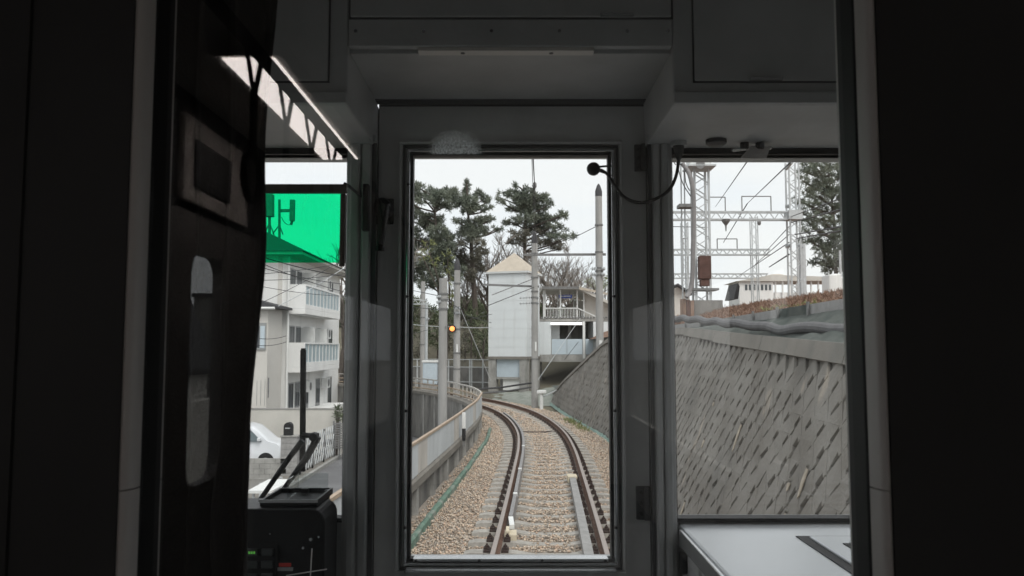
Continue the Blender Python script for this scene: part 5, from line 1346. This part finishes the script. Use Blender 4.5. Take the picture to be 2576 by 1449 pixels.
# handle
hc = at(962, 522, FD - .04)
hd = obj('handle', MB().lathe((hc.x, FD - .055, hc.z), [(.024, 0), (.027, .01), (.027, .054)], 18, 'y'), M_blackpl, dr, smooth=True)
obj('handle_plate', MB().box(X(938, FD), X(988, FD), FD - .006, FD - .0005, Z(565, FD), Z(500, FD)), M_blackpl, hd, bevel=.003)
obj('lever', MB().tube([(hc.x + .004, FD - .05, hc.z + .004), (hc.x + .004, FD - .062, hc.z - .05), (hc.x - .001, FD - .062, hc.z - .105)], [.019, .013, .010], 10).tube([(hc.x - .001, FD - .062, hc.z - .108), (hc.x - .001, FD - .062, hc.z - .122)], .012, 10), M_blackpl, hd, smooth=True)
obj('lock_box', MB().box(X(922, FD), X(938, FD), FD - .09, FD - .066, Z(592, FD), Z(478, FD)), M_blackpl, hd, bevel=.004)
for (pa, pb, pya, pyb) in ((1594, 1618, 1222, 1306), (1600, 1620, 365, 432)):
    h_ = obj('hinge', MB().box(X(pa, FD), X(pb, FD), FD - .010, FD - .0005, Z(pyb, FD), Z(pya, FD)), M_cabdk, dr, bevel=.002)
    for k in range(3): obj('screw', MB().lathe((X((pa + pb) / 2, FD), FD - .015, Z(pya + (pyb - pya) * (.18 + .32 * k), FD)), [(.005, 0), (.006, .004)], 10, 'y'), M_blackpl, h_)
    obj('knuckle', MB().tube([(X(pb + 3, FD), FD - .012, Z(pyb, FD)), (X(pb + 3, FD), FD - .012, Z(pya, FD))], .008, 10), M_cabdk, h_)
# overhead lockers and the recess above the door
LD = 1.79; ZL = Z(375, FD) ; ZS = Z(263, FD)
for (a, b_) in ((-1.3, X(865, LD)), (X(1702, LD), 1.3)):
    lk = obj('overhead_locker', MB().box(a, b_, LD, FD - .001, ZL, 3.86), M_cab, tr, bevel=.004)
    if a > 0:
        obj('hatch', MB().box(X(1757, LD), 1.15, LD - .006, LD - .0005, Z(205, LD), 3.8), M_cab, lk, bevel=.003)
        obj('hatch_gap', MB().box(X(1753, LD), 1.16, LD - .002, LD - .0003, Z(209, LD), 3.81), M_cabdk, lk)
        obj('latch', MB().box(X(1897, LD), X(1980, LD), LD - .016, LD - .0065, Z(206, LD), Z(201, LD)), M_alu, lk)
    else:
        obj('hatch', MB().box(-1.1, X(815, LD), LD - .006, LD - .0005, Z(205, LD), 3.8), M_cab, lk, bevel=.003)
        obj('hatch_gap', MB().box(-1.11, X(819, LD), LD - .002, LD - .0003, Z(209, LD), 3.81), M_cabdk, lk)
    obj('front_lip', MB().box(a, b_, LD - .012, LD - .0005, ZL, ZL + .028), M_cab, lk, bevel=.003)
sf = obj('door_recess_soffit', MB().box(X(865, LD) + .001, X(1702, LD) - .001, LD + .02, FD - .052, ZS, ZS + .05), M_cab, tr)
fa = obj('door_fascia', MB().box(X(865, LD) + .001, X(1702, LD) - .001, LD - .004, LD + .0195, Z(118, LD), 3.86), M_cab, tr, bevel=.003)
obj('hatch', MB().box(X(872, LD), X(1698, LD), LD - .011, LD - .0045, Z(47, LD), 3.82), M_cab, fa, bevel=.003)
obj('hatch_gap', MB().box(X(867, LD), X(1703, LD), LD - .0065, LD - .0042, Z(51, LD), 3.83), M_cabdk, fa)
obj('latch', MB().box(X(1515, LD), X(1601, LD), LD - .02, LD - .0115, Z(47, LD), Z(42, LD)), M_alu, fa)
obj('lit_lip_strip', MB().box(X(1045, LD), X(1500, LD), LD + .0, LD + .03, Z(119, LD) - .008, Z(119, LD)), M_cream, fa)  # cream colour stands in for light caught along the fascia's underside
obj('head_rail', MB().box(X(940, FD), X(1636, FD), FD - .045, FD - .002, Z(268, FD) + .012, Z(263, FD) - .0005), M_cabdk, tr)
for (px_, d_, zz_) in ((1160, LD + .015, 0), (1390, LD + .015, 0)):
    obj('screw', MB().lathe((X(px_, LD), LD + .015, Z(119, LD) - .0095), [(.005, 0), (.005, .0015)], 10), M_cabdk, fa)
for (px_, py_) in ((885, 80), (1060, 80), (1235, 80), (1410, 80), (1585, 80), (1690, 80)):
    obj('screw', MB().lathe((X(px_, LD), LD - .0075, Z(py_, LD)), [(.0035, 0), (.0045, .002), (.0045, .0034)], 10, 'y'), M_alu, fa)
# desk on the right
DZ = Z(1316, FD); dx0 = X(1697, FD)
dk = obj('side_desk', MB().box(dx0, 1.3, 1.05, FD - .001, DZ - .04, DZ), M_desk, tr, bevel=.008)
obj('desk_front_panel', MB().box(dx0 + .012, 1.28, 1.07, FD - .002, FLOOR, DZ - .041), M_cab, dk)
obj('edge_strip', MB().box(dx0 - .010, dx0 - .0005, 1.05, FD - .06, DZ - .045, DZ - .004), M_alu, dk, bevel=.002)
obj('inset_lid', MB().box(.74, 1.2, 1.2, 2.02, DZ + .0005, DZ + .008), M_desk, dk, bevel=.003)
obj('inset_gap', MB().box(.715, 1.225, 1.175, 2.045, DZ + .0003, DZ + .0022), M_bw_blk, dk)
obj('lid_recess', MB().box(.80, 1.2, 1.3, 1.93, DZ + .0085, DZ + .018), M_desk, dk, bevel=.003)
obj('recess_gap', MB().box(.79, 1.21, 1.29, 1.94, DZ + .0083, DZ + .0098), M_bw_blk, dk)
obj('lid_slot', MB().box(.86, 1.1, 1.78, 1.84, DZ + .0185, DZ + .022), M_bw_blk, dk)
pS = at(1713, 1415, 2.12)
sp_ = obj('switch_plate', MB().box(dx0 + .004, dx0 + .0115, 1.98, 2.17, pS.z - .06, pS.z + .05), M_cab, dk, bevel=.002)
obj('switch', MB().box(dx0 - .012, dx0 + .0035, 2.10, 2.14, pS.z - .025, pS.z + .025), M_blackpl, dk, bevel=.004)
obj('knob', MB().lathe((dx0 - .03, 2.04, pS.z - .05), [(.018, 0), (.02, .02), (.01, .034)], 14, 'x'), M_blackpl, dk, smooth=True)
# driver's console on the left
CD = 1.95
cx0, cx1, cz1 = X(540, CD), X(826, CD), Z(1280, CD)
pts = [(cx0, CD, FLOOR), (cx1, CD, FLOOR), (cx1, CD, cz1 - .035)]
for k in range(1, 7): a = math.pi / 2 * k / 6; pts.append((cx1 - .035 + .035 * math.cos(a), CD, cz1 - .035 + .035 * math.sin(a)))
pts.append((cx0, CD, cz1))
cn = thing('driver_console', "black driver's console with push buttons below the left window", 'console', ((cx0 + cx1) / 2, CD, FLOOR))
obj('body', MB().prism(pts, (0, .14, 0)), M_blackpl, cn, bevel=.004)
bt = mat('button_dark', (.05, .055, .055), .4); 
obj('button_panel', MB().box(X(624, CD), X(712, CD), CD - .004, CD - .0005, Z(1449, CD), Z(1364, CD)), M_bw_blk, cn, bevel=.002)
for rr_ in range(3):
    for cc in range(2):
        a = 637 + cc * 37; y0 = 1378 + rr_ * 31
        bb = obj('button', MB().box(X(a, CD), X(a + 29, CD), CD - .012, CD - .0045, Z(y0 + 18, CD), Z(y0, CD)), bt, cn, bevel=.002)
        if rr_ == 0 and cc == 0:
            for k in range(3): obj('lit_mark', MB().box(X(a + 6 + k * 6, CD), X(a + 10.5 + k * 6, CD), CD - .0132, CD - .0121, Z(y0 + 12, CD), Z(y0 + 6, CD)), emit('green_mark', (.25, .9, .15), .12), bb)
obj('red_label', MB().box(X(715, CD), X(745, CD), CD - .0015, CD - .0004, Z(1425, CD), Z(1416, CD)), mat('label_red', (.55, .06, .05), .6), cn)
obj('grey_label', MB().box(X(710, CD), X(750, CD), CD - .0015, CD - .0004, Z(1436, CD), Z(1427, CD)), mat('label_grey', (.30, .30, .30), .6), cn)
for (px, py, r_) in ((792, 1357, 5), (812, 1350, 3.5), (774, 1378, 4), (692, 1342, 3)):
    obj('screw', MB().lathe((X(px, CD), CD - .004, Z(py, CD)), [(r_ * CD / FPX * .7, 0), (r_ * CD / FPX, .002), (r_ * CD / FPX, .0035)], 10, 'y'), M_alu, cn)
obj('lead', MB().tube(spline([at(785, 1380, CD - .01), at(783, 1415, CD - .012), at(781, 1449, CD - .012)], .02), .0016, 5), M_postal, cn)
obj('lead', MB().tube(spline([at(822, 1432, CD - .01), at(770, 1440, CD - .013), at(720, 1448, CD - .012)], .02), .0014, 5), M_postal, cn)
# open black box behind the console
bxd = 1.97; ob = thing('open_black_box', 'open black metal box standing on the console', 'box', at(735, 1280, bxd))
x0, x1 = X(664, bxd), X(806, bxd); z1_ = Z(1258, bxd); z0_ = cz1 + .001; y0, y1 = bxd, bxd + .17
obj('front', MB().box(x0, x1, y0, y0 + .006, z0_, z1_), M_blackpl, ob, bevel=.0015); obj('back', MB().box(x0, x1, y1 - .006, y1, z0_, z1_), M_blackpl, ob)
obj('side', MB().box(x0, x0 + .006, y0 + .0065, y1 - .0065, z0_, z1_), M_blackpl, ob); obj('side', MB().box(x1 - .006, x1, y0 + .0065, y1 - .0065, z0_, z1_), M_blackpl, ob); obj('bottom', MB().box(x0 + .0065, x1 - .0065, y0 + .0065, y1 - .0065, z0_, z0_ + .005), M_bw_blk, ob)
obj('rim', MB().box(x0 - .002, x1 + .002, y0 - .003, y0 - .0003, z1_ - .006, z1_ + .001), M_cab, ob)
# clear shield
sh_ = thing('clear_plastic_shield', 'small clear plastic shield on a black stem beside the open box', 'shield', at(795, 1300, 2.12))
obj('plate', MB().box(X(757, 2.12), X(832, 2.12), 2.12, 2.124, Z(1236, 2.12), Z(1190, 2.12)), M_acry, sh_, bevel=.001)
obj('side_plate', MB().box(X(757, 2.12), X(760, 2.12), 2.02, 2.119, Z(1236, 2.12), Z(1190, 2.12)), M_acry, sh_)
obj('stem', MB().box(X(823, 2.1), X(833, 2.1), 2.10, 2.119, Z(1302, 2.1), Z(1234, 2.1)), M_blackpl, sh_)
obj('clip', MB().box(X(765, 2.1), X(782, 2.1), 2.10, 2.119, Z(1240, 2.1), Z(1230, 2.1)), M_blackpl, sh_)
# green roll-down film
GD = 1.98; gv = thing('green_sun_visor', 'transparent green sun visor in a brown frame in the left window', 'sun visor', at(760, 660, GD))
M_vis = mat('visor_frame_brown', (.10, .085, .07), .5, 0, .1, 20)
gx0, gx1 = X(560, GD), X(851, GD)
obj('green_film', MB().box(gx0, gx1, GD, GD + .003, Z(661, GD), Z(487, GD)), M_green, gv)
obj('top_bar', MB().box(gx0, X(868, GD), GD - .008, GD + .010, Z(486.5, GD), Z(464, GD)), M_vis, gv, bevel=.003)
obj('side_bar', MB().box(gx1 + .0005, X(866, GD), GD - .006, GD + .008, Z(664, GD), Z(487, GD)), M_vis, gv, bevel=.004)
obj('end_cap', MB().lathe((X(858, GD), GD + .001, Z(668, GD)), [(.006, -.002), (.0075, 0), (.0075, .008)], 12), M_vis, gv)
obj('hinge_rod', MB().tube([(X(862, GD), GD, Z(462, GD)), (X(866, GD), GD + .03, Z(462, GD) + .0), (X(872, GD), GD + .19, Z(462, GD))], .004, 8), M_cabdk, gv)
# wiper outside the left windscreen
WD = 2.36; wi_ = thing('windscreen_wiper', 'black wiper standing upright outside the left windscreen', 'wiper', at(763, 1275, WD))
obj('blade', MB().bar(at(763, 880, WD), at(761, 1186, WD), .016, .012), M_rub, wi_, bevel=.002)
obj('blade_tip', MB().bar(at(760.5, 876, WD), at(760.5, 884, WD), .006).bar(at(766, 876, WD), at(766, 884, WD), .006), M_rub, wi_)
obj('arm', MB().tube([at(800, 1098, WD - .02), at(772, 1150, WD - .02), at(706, 1240, WD - .02)], [.011, .010, .006], 8), M_rub, wi_)
obj('arm', MB().tube([at(762, 1108, WD - .02), at(730, 1148, WD - .02), at(640, 1278, WD - .02)], [.010, .008, .007], 8), M_rub, wi_)
obj('link', MB().tube([at(760, 1095, WD - .02), at(802, 1096, WD - .02)], .008, 8), M_rub, wi_)
obj('pivot', MB().lathe((X(800, WD), WD - .035, Z(1097, WD)), [(.012, 0), (.014, .008), (.014, .02)], 12, 'y'), M_rub, wi_)
# suction-cup camera on the door glass with its cable
sc_ = thing('suction_cup_camera', 'small round black camera on the upper right of the door glass', 'camera', at(1493, 442, 2.15))
p = at(1493, 425, 2.16)
sph = [(.0185 * math.sin(math.pi * k / 10) + .0005, -.0185 * math.cos(math.pi * k / 10)) for k in range(11)]
obj('body', MB().lathe((p.x, p.y, p.z), sph, 16), M_blackpl, sc_, smooth=True)
obj('bracket', MB().tube([(p.x + .015, p.y, p.z + .006), at(1538, 417, 2.19)], .0028, 6).tube([(p.x + .015, p.y, p.z - .006), at(1538, 441, 2.19)], .0028, 6), M_blackpl, sc_)
cbl = spline([at(1708, 402, 2.12), at(1700, 445, 2.13), at(1683, 478, 2.13), at(1650, 500, 2.12), at(1610, 510, 2.12), at(1572, 497, 2.13), at(1545, 465, 2.15), at(1525, 435, 2.17), at(1505, 426, 2.165)], .01)
obj('camera_cable', MB().tube(cbl, .0045, 8), M_blackpl, smooth=True, label='black cable looping from the ceiling plug to the round camera', cat='cable')
pg = thing('ceiling_plug', 'cylindrical plug hanging below the right locker', 'plug', at(1707, 350, 2.12))
q = at(1707, 345, 2.12); obj('socket', MB().lathe((q.x, q.y, ZL - .012), [(.022, 0), (.022, .0115)], 16), M_cab, pg); obj('barrel', MB().lathe((q.x, q.y, Z(402, 2.12)), [(.006, 0), (.010, .01), (.0145, .03), (.015, ZL - .0125 - Z(402, 2.12))], 16), M_cabdk, pg, smooth=True)
bk_ = thing('hinge_bracket', 'metal bracket plate fixed at the top of the right windscreen', 'bracket', at(1900, 400, 2.12))
obj('plate', MB().prism([at(1864, 398, 2.10), at(1890, 368, 2.13), at(1938, 370, 2.13), at(1928, 398, 2.10)], (0, .004, .002)), M_postal, bk_)
obj('arm', MB().tube([at(1842, 378, 2.12), at(1895, 372, 2.14), at(1940, 372, 2.14)], .005, 8), M_alu, bk_)
for px in (1885, 1925): obj('lug', MB().lathe((X(px, 2.12), 2.13, ZL - .018), [(.01, 0), (.012, .006), (.012, .0175)], 10), M_cabdk, bk_)
vt = obj('vent_knob', MB().lathe((X(1810, 2.1), 2.10, ZL - .016), [(.02, 0), (.028, .006), (.028, .0155)], 16), M_cabdk, smooth=True, label='round dark knob under the right locker', cat='knob')
# ------------------------------------------------------------------ partition between cab and saloon
gl0, gl1 = X(398, PD + .05), X(2162, PD + .05)
pt_ = obj('partition_panel', MB().box(-HALF, X(311, PD), PD, PD + .05, FLOOR, 3.86), M_part, tr)
obj('seam_strip', MB().box(X(40, PD), X(48, PD), PD - .004, PD - .0005, FLOOR, 3.7), M_part, pt_)
obj('partition_panel', MB().box(X(2230, PD), HALF, PD, PD + .05, FLOOR, 3.86), M_part, tr)
obj('partition_header', MB().box(gl0 - .02, gl1 + .02, PD + .012, PD + .05, 3.25, 3.86), M_part, tr)
obj('partition_sill', MB().box(gl0 - .02, gl1 + .02, PD + .012, PD + .05, FLOOR, 1.95), M_part, tr)
obj('unseen_lining', MB().box(-1.29, X(300, PD), PD + .051, PD + .058, FLOOR, 3.85), M_cab, tr)  # unseen cab-side lining, added to bounce light onto the front door
obj('unseen_lining', MB().box(X(2250, PD), 1.29, PD + .051, PD + .058, FLOOR, 3.85), M_cab, tr)
obj('unseen_lining', MB().box(X(300, PD) + .001, X(2250, PD) - .001, PD + .051, PD + .058, FLOOR, 1.94), M_cab, tr)
obj('unseen_lining', MB().box(X(300, PD) + .001, X(2250, PD) - .001, PD + .051, PD + .058, 3.26, 3.85), M_cabdk, tr)  # upper piece kept dark so less light bounces onto the fascia
def halfround(x0, x1, y0, y1, z0, z1):
    pts = []; n = 10
    for k in range(n + 1):
        a = math.pi * k / n; pts.append(((x0 + x1) / 2 - (x1 - x0) / 2 * math.cos(a), y1 - (y1 - y0) * math.sin(a) ** .6, z0))
    return MB().prism(pts, (0, 0, z1 - z0))
zs = Z(1240, PD - .02)
for (a, b_) in ((312, 358), (2182, 2229)):
    po = obj('window_post', halfround(X(a, PD), X(b_, PD), PD - .012, PD + .05, zs + .0006, 3.86), M_postal, tr, smooth=True)
    obj('lower_post', halfround(X(a, PD), X(b_, PD), PD - .012, PD + .05, FLOOR, zs - .0006), M_postal, po, smooth=True)
for (a, b_) in ((X(358.5, PD), X(400, PD + .05)), (X(2160, PD + .05), X(2181.5, PD))):
    obj('glass_gasket', MB().box(a, b_, PD + .008, PD + .05, FLOOR, 3.86), M_rub, tr, bevel=.004)
pg_ = obj('partition_glass', MB().box(gl0 - .005, gl1 + .005, PD + .024, PD + .029, 1.95, 3.25), M_glass, tr)
# pale speckled half-dome on the glass, thinning upwards and outwards
sm_ = bpy.data.materials.new('pale_speckle'); sm_.use_nodes = True; n_ = sm_.node_tree; n_.nodes.clear()
o_ = n_.nodes.new('ShaderNodeOutputMaterial'); mx = n_.nodes.new('ShaderNodeMixShader'); trn = n_.nodes.new('ShaderNodeBsdfTransparent'); tl_ = n_.nodes.new('ShaderNodeBsdfTranslucent'); tl_.inputs[0].default_value = (.94, .97, 1, 1)
tcd = n_.nodes.new('ShaderNodeTexCoord'); nz_ = n_.nodes.new('ShaderNodeTexNoise'); nz_.inputs['Scale'].default_value = 700; nz_.inputs['Detail'].default_value = 4
at_ = n_.nodes.new('ShaderNodeAttribute'); at_.attribute_name = 'cover'
rp = n_.nodes.new('ShaderNodeValToRGB'); rp.color_ramp.elements[0].position = .32; rp.color_ramp.elements[1].position = .62
mm = n_.nodes.new('ShaderNodeMath'); mm.operation = 'MULTIPLY'
n_.links.new(tcd.outputs['Object'], nz_.inputs['Vector']); n_.links.new(nz_.outputs['Fac'], rp.inputs[0]); n_.links.new(rp.outputs[0], mm.inputs[0]); n_.links.new(at_.outputs['Fac'], mm.inputs[1])
n_.links.new(mm.outputs[0], mx.inputs[0]); n_.links.new(trn.outputs[0], mx.inputs[1]); n_.links.new(tl_.outputs[0], mx.inputs[2]); n_.links.new(mx.outputs[0], o_.inputs[0])
ms = MB(); nr, na = 8, 24; cv = []
for i in range(nr + 1):
    for k in range(na + 1):
        a = math.pi * k / na; r_ = i / nr
        q = at(1145 + 74 * r_ * math.cos(a), 387.5 - 66 * r_ * math.sin(a), PD + .0225); ms.v.append(tuple(q)); cv.append(max(0, min(1, (1 - r_) * 2.6)) * (1.3 - .8 * r_ * math.sin(a)))
for i in range(nr):
    for k in range(na): a = i * (na + 1) + k; ms.f.append((a, a + 1, a + na + 2, a + na + 1))
so_ = obj('pale_patch', ms, sm_, pg_)
ca = so_.data.attributes.new('cover', 'FLOAT', 'POINT'); ca.data.foreach_set('value', cv)
# blackout curtain behind the glass
CU = .80; edge_tab = [(-250, 712), (0, 700), (290, 688), (600, 672), (900, 650), (1100, 641), (1280, 624), (1449, 622), (1900, 618)]
cu = MB(); nr, nc = 40, 60
for i in range(nr + 1):
    py = -250 + (1900 + 250) * i / nr
    e0 = lerp(edge_tab, py)
    for k in range(nc + 1):
        t = k / nc; px = 300 + (e0 - 300) * t
        q = at(px, py, CU); q.y += .022 * math.sin(t * 30 + .4 * math.sin(i * .2)) * (.5 + .5 * i / nr); q.x += .003 * math.sin(i * .5 + k * .2) * t
        cu.v.append(tuple(q))
for i in range(nr):
    for k in range(nc): a = i * (nc + 1) + k; cu.f.append((a, a + nc + 1, a + nc + 2, a + 1))
oc = obj('blackout_curtain', cu, M_curt, smooth=True, label='black pleated curtain hanging behind the left of the partition glass', cat='curtain')
md = oc.modifiers.new('solid', 'SOLIDIFY'); md.thickness = .003
# ------------------------------------------------------------------ saloon end (mirrored in the partition glass)
obj('saloon_ceiling', MB().box(-1.3, 1.3, -7.9, PD - .001, 3.72, 3.85), M_cream, tr)
obj('saloon_end_wall', MB().box(-HALF, HALF, -8.05, -8, FLOOR, 3.86), M_cream, tr)
def rounded_hole(xw, y0, y1, z0, z1, Y0, Y1, Z0_, Z1_, r, th):
    """wall plate at x = xw with a rounded opening"""
    n = 6; inner = []
    for (cy_, cz_, a0) in ((y1 - r, z1 - r, 0), (y0 + r, z1 - r, 90), (y0 + r, z0 + r, 180), (y1 - r, z0 + r, 270)):
        for k in range(n + 1): a = math.radians(a0 + 90 * k / n); inner.append((cy_ + r * math.cos(a), cz_ + r * math.sin(a)))
    outer = []
    for q_, (cy_, cz_) in enumerate(((Y1, Z1_), (Y0, Z1_), (Y0, Z0_), (Y1, Z0_))):
        for k in range(n + 1): outer.append((cy_, cz_))
    m = MB(); N_ = len(inner)
    for xx in (xw, xw + th):
        for p_ in inner: m.v.append((xx, p_[0], p_[1]))
        for p_ in outer: m.v.append((xx, p_[0], p_[1]))
    for k in range(N_):
        j = (k + 1) % N_
        m.f += [(k, j, N_ + j, N_ + k), (2 * N_ + k, 3 * N_ + k, 3 * N_ + j, 2 * N_ + j), (k, 2 * N_ + k, 2 * N_ + j, j)]
    return m
for s_ in (-1, 1):
    xw = s_ * HALF; th = -s_ * .05
    yA, yB = (-2.12, -1.76) if s_ < 0 else (-2.7, -2.3)
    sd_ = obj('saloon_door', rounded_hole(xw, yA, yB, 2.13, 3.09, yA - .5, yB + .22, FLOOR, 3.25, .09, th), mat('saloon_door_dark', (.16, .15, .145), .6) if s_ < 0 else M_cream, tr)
    obj('door_glass', MB().box(xw + th * .4, xw + th * .5, yA, yB, 2.13, 3.09), M_front, sd_)
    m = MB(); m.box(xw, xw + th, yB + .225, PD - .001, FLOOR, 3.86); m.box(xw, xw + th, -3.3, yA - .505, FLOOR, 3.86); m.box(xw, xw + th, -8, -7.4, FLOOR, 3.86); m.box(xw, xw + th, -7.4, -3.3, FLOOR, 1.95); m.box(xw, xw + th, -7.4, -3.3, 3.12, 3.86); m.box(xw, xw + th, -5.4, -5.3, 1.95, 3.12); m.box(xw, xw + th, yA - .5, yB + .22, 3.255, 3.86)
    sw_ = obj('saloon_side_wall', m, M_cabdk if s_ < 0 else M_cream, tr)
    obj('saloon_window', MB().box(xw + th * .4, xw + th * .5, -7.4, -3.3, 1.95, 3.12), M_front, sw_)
    if s_ < 0:
        hd_ = obj('door_header_panel', MB().box(xw - th * 0 + .055, xw + .08, 1.453 - 3.78, 1.453 - 3.04, 2.7 + .575, 2.7 + .915), mat('header_cream', (.42, .385, .36), .6), tr)
        obj('display_screen', MB().box(xw + .0805, xw + .09, 1.453 - 3.52, 1.453 - 3.13, 2.7 + .64, 2.7 + .83), M_bw_blk, hd_)
# ceiling lamp, strap rail, straps
lp = thing('saloon_ceiling_lamp', 'long lit saloon ceiling lamp mirrored in the partition glass', 'lamp', (-.87, -3.5, 3.64))
obj('diffuser', MB().box(-.96, -.785, 1.453 - 3.98, 1.453 - 2.57, 3.65, 3.656), emit('lamp_warm', (1., .90, .855), 7.0), lp)
obj('housing', MB().box(-.99, -.76, 1.453 - 4.0, 1.453 - 2.55, 3.6565, 3.7195), M_cream, lp)
rl_ = thing('strap_rail', 'dark strap rail under the saloon lamp mirrored in the glass', 'rail', (-.735, -2, 3.55))
obj('pipe', MB().tube([(-.735, -6.5, 3.55), (-.735, .2, 3.55)], .02, 10), M_blackpl, rl_, smooth=True)
for yy in (-.2, -2.9, -5.6): obj('bracket', MB().tube([(-.735, yy, 3.55), (-.735, yy, 3.72)], .012, 8), M_blackpl, rl_)
strap0 = None
for k in range(9):
    yv = 1.453 - (2.22 + .325 * k); xx = -.735
    lb = ['foremost', 'second', 'third', 'fourth', 'fifth', 'sixth', 'seventh', 'eighth', 'rearmost'][k] + ' hanging strap under the saloon lamp in the reflection'
    if strap0 is None:
        t = thing('hanging_strap', lb, 'strap', (xx, yv, 3.2), local=True, group='hanging straps on the saloon rail'); strap0 = t
        z_ = .35
        obj('strap_belt', MB().bar((-.024, 0, z_ + .0), (-.002, 0, z_ - .13), .005, .03, up=(0, 1, 0)).bar((.024, 0, z_ + .0), (.002, 0, z_ - .13), .005, .03, up=(0, 1, 0)).bar((0, 0, z_ - .128), (0, 0, z_ - .30), .012, .03, up=(0, 1, 0)), M_blackpl, t)
        n = 18; obj('grip_ring', MB().tube([(0, .07 * math.cos(2 * math.pi * q_ / n), z_ - .37 + .07 * math.sin(2 * math.pi * q_ / n)) for q_ in range(n + 1)], .011, 6, cap=False), M_blackpl, t, smooth=True)
    else:
        t = copy_tree(strap0); t.location = (xx, yv, 3.2); t['label'] = lb
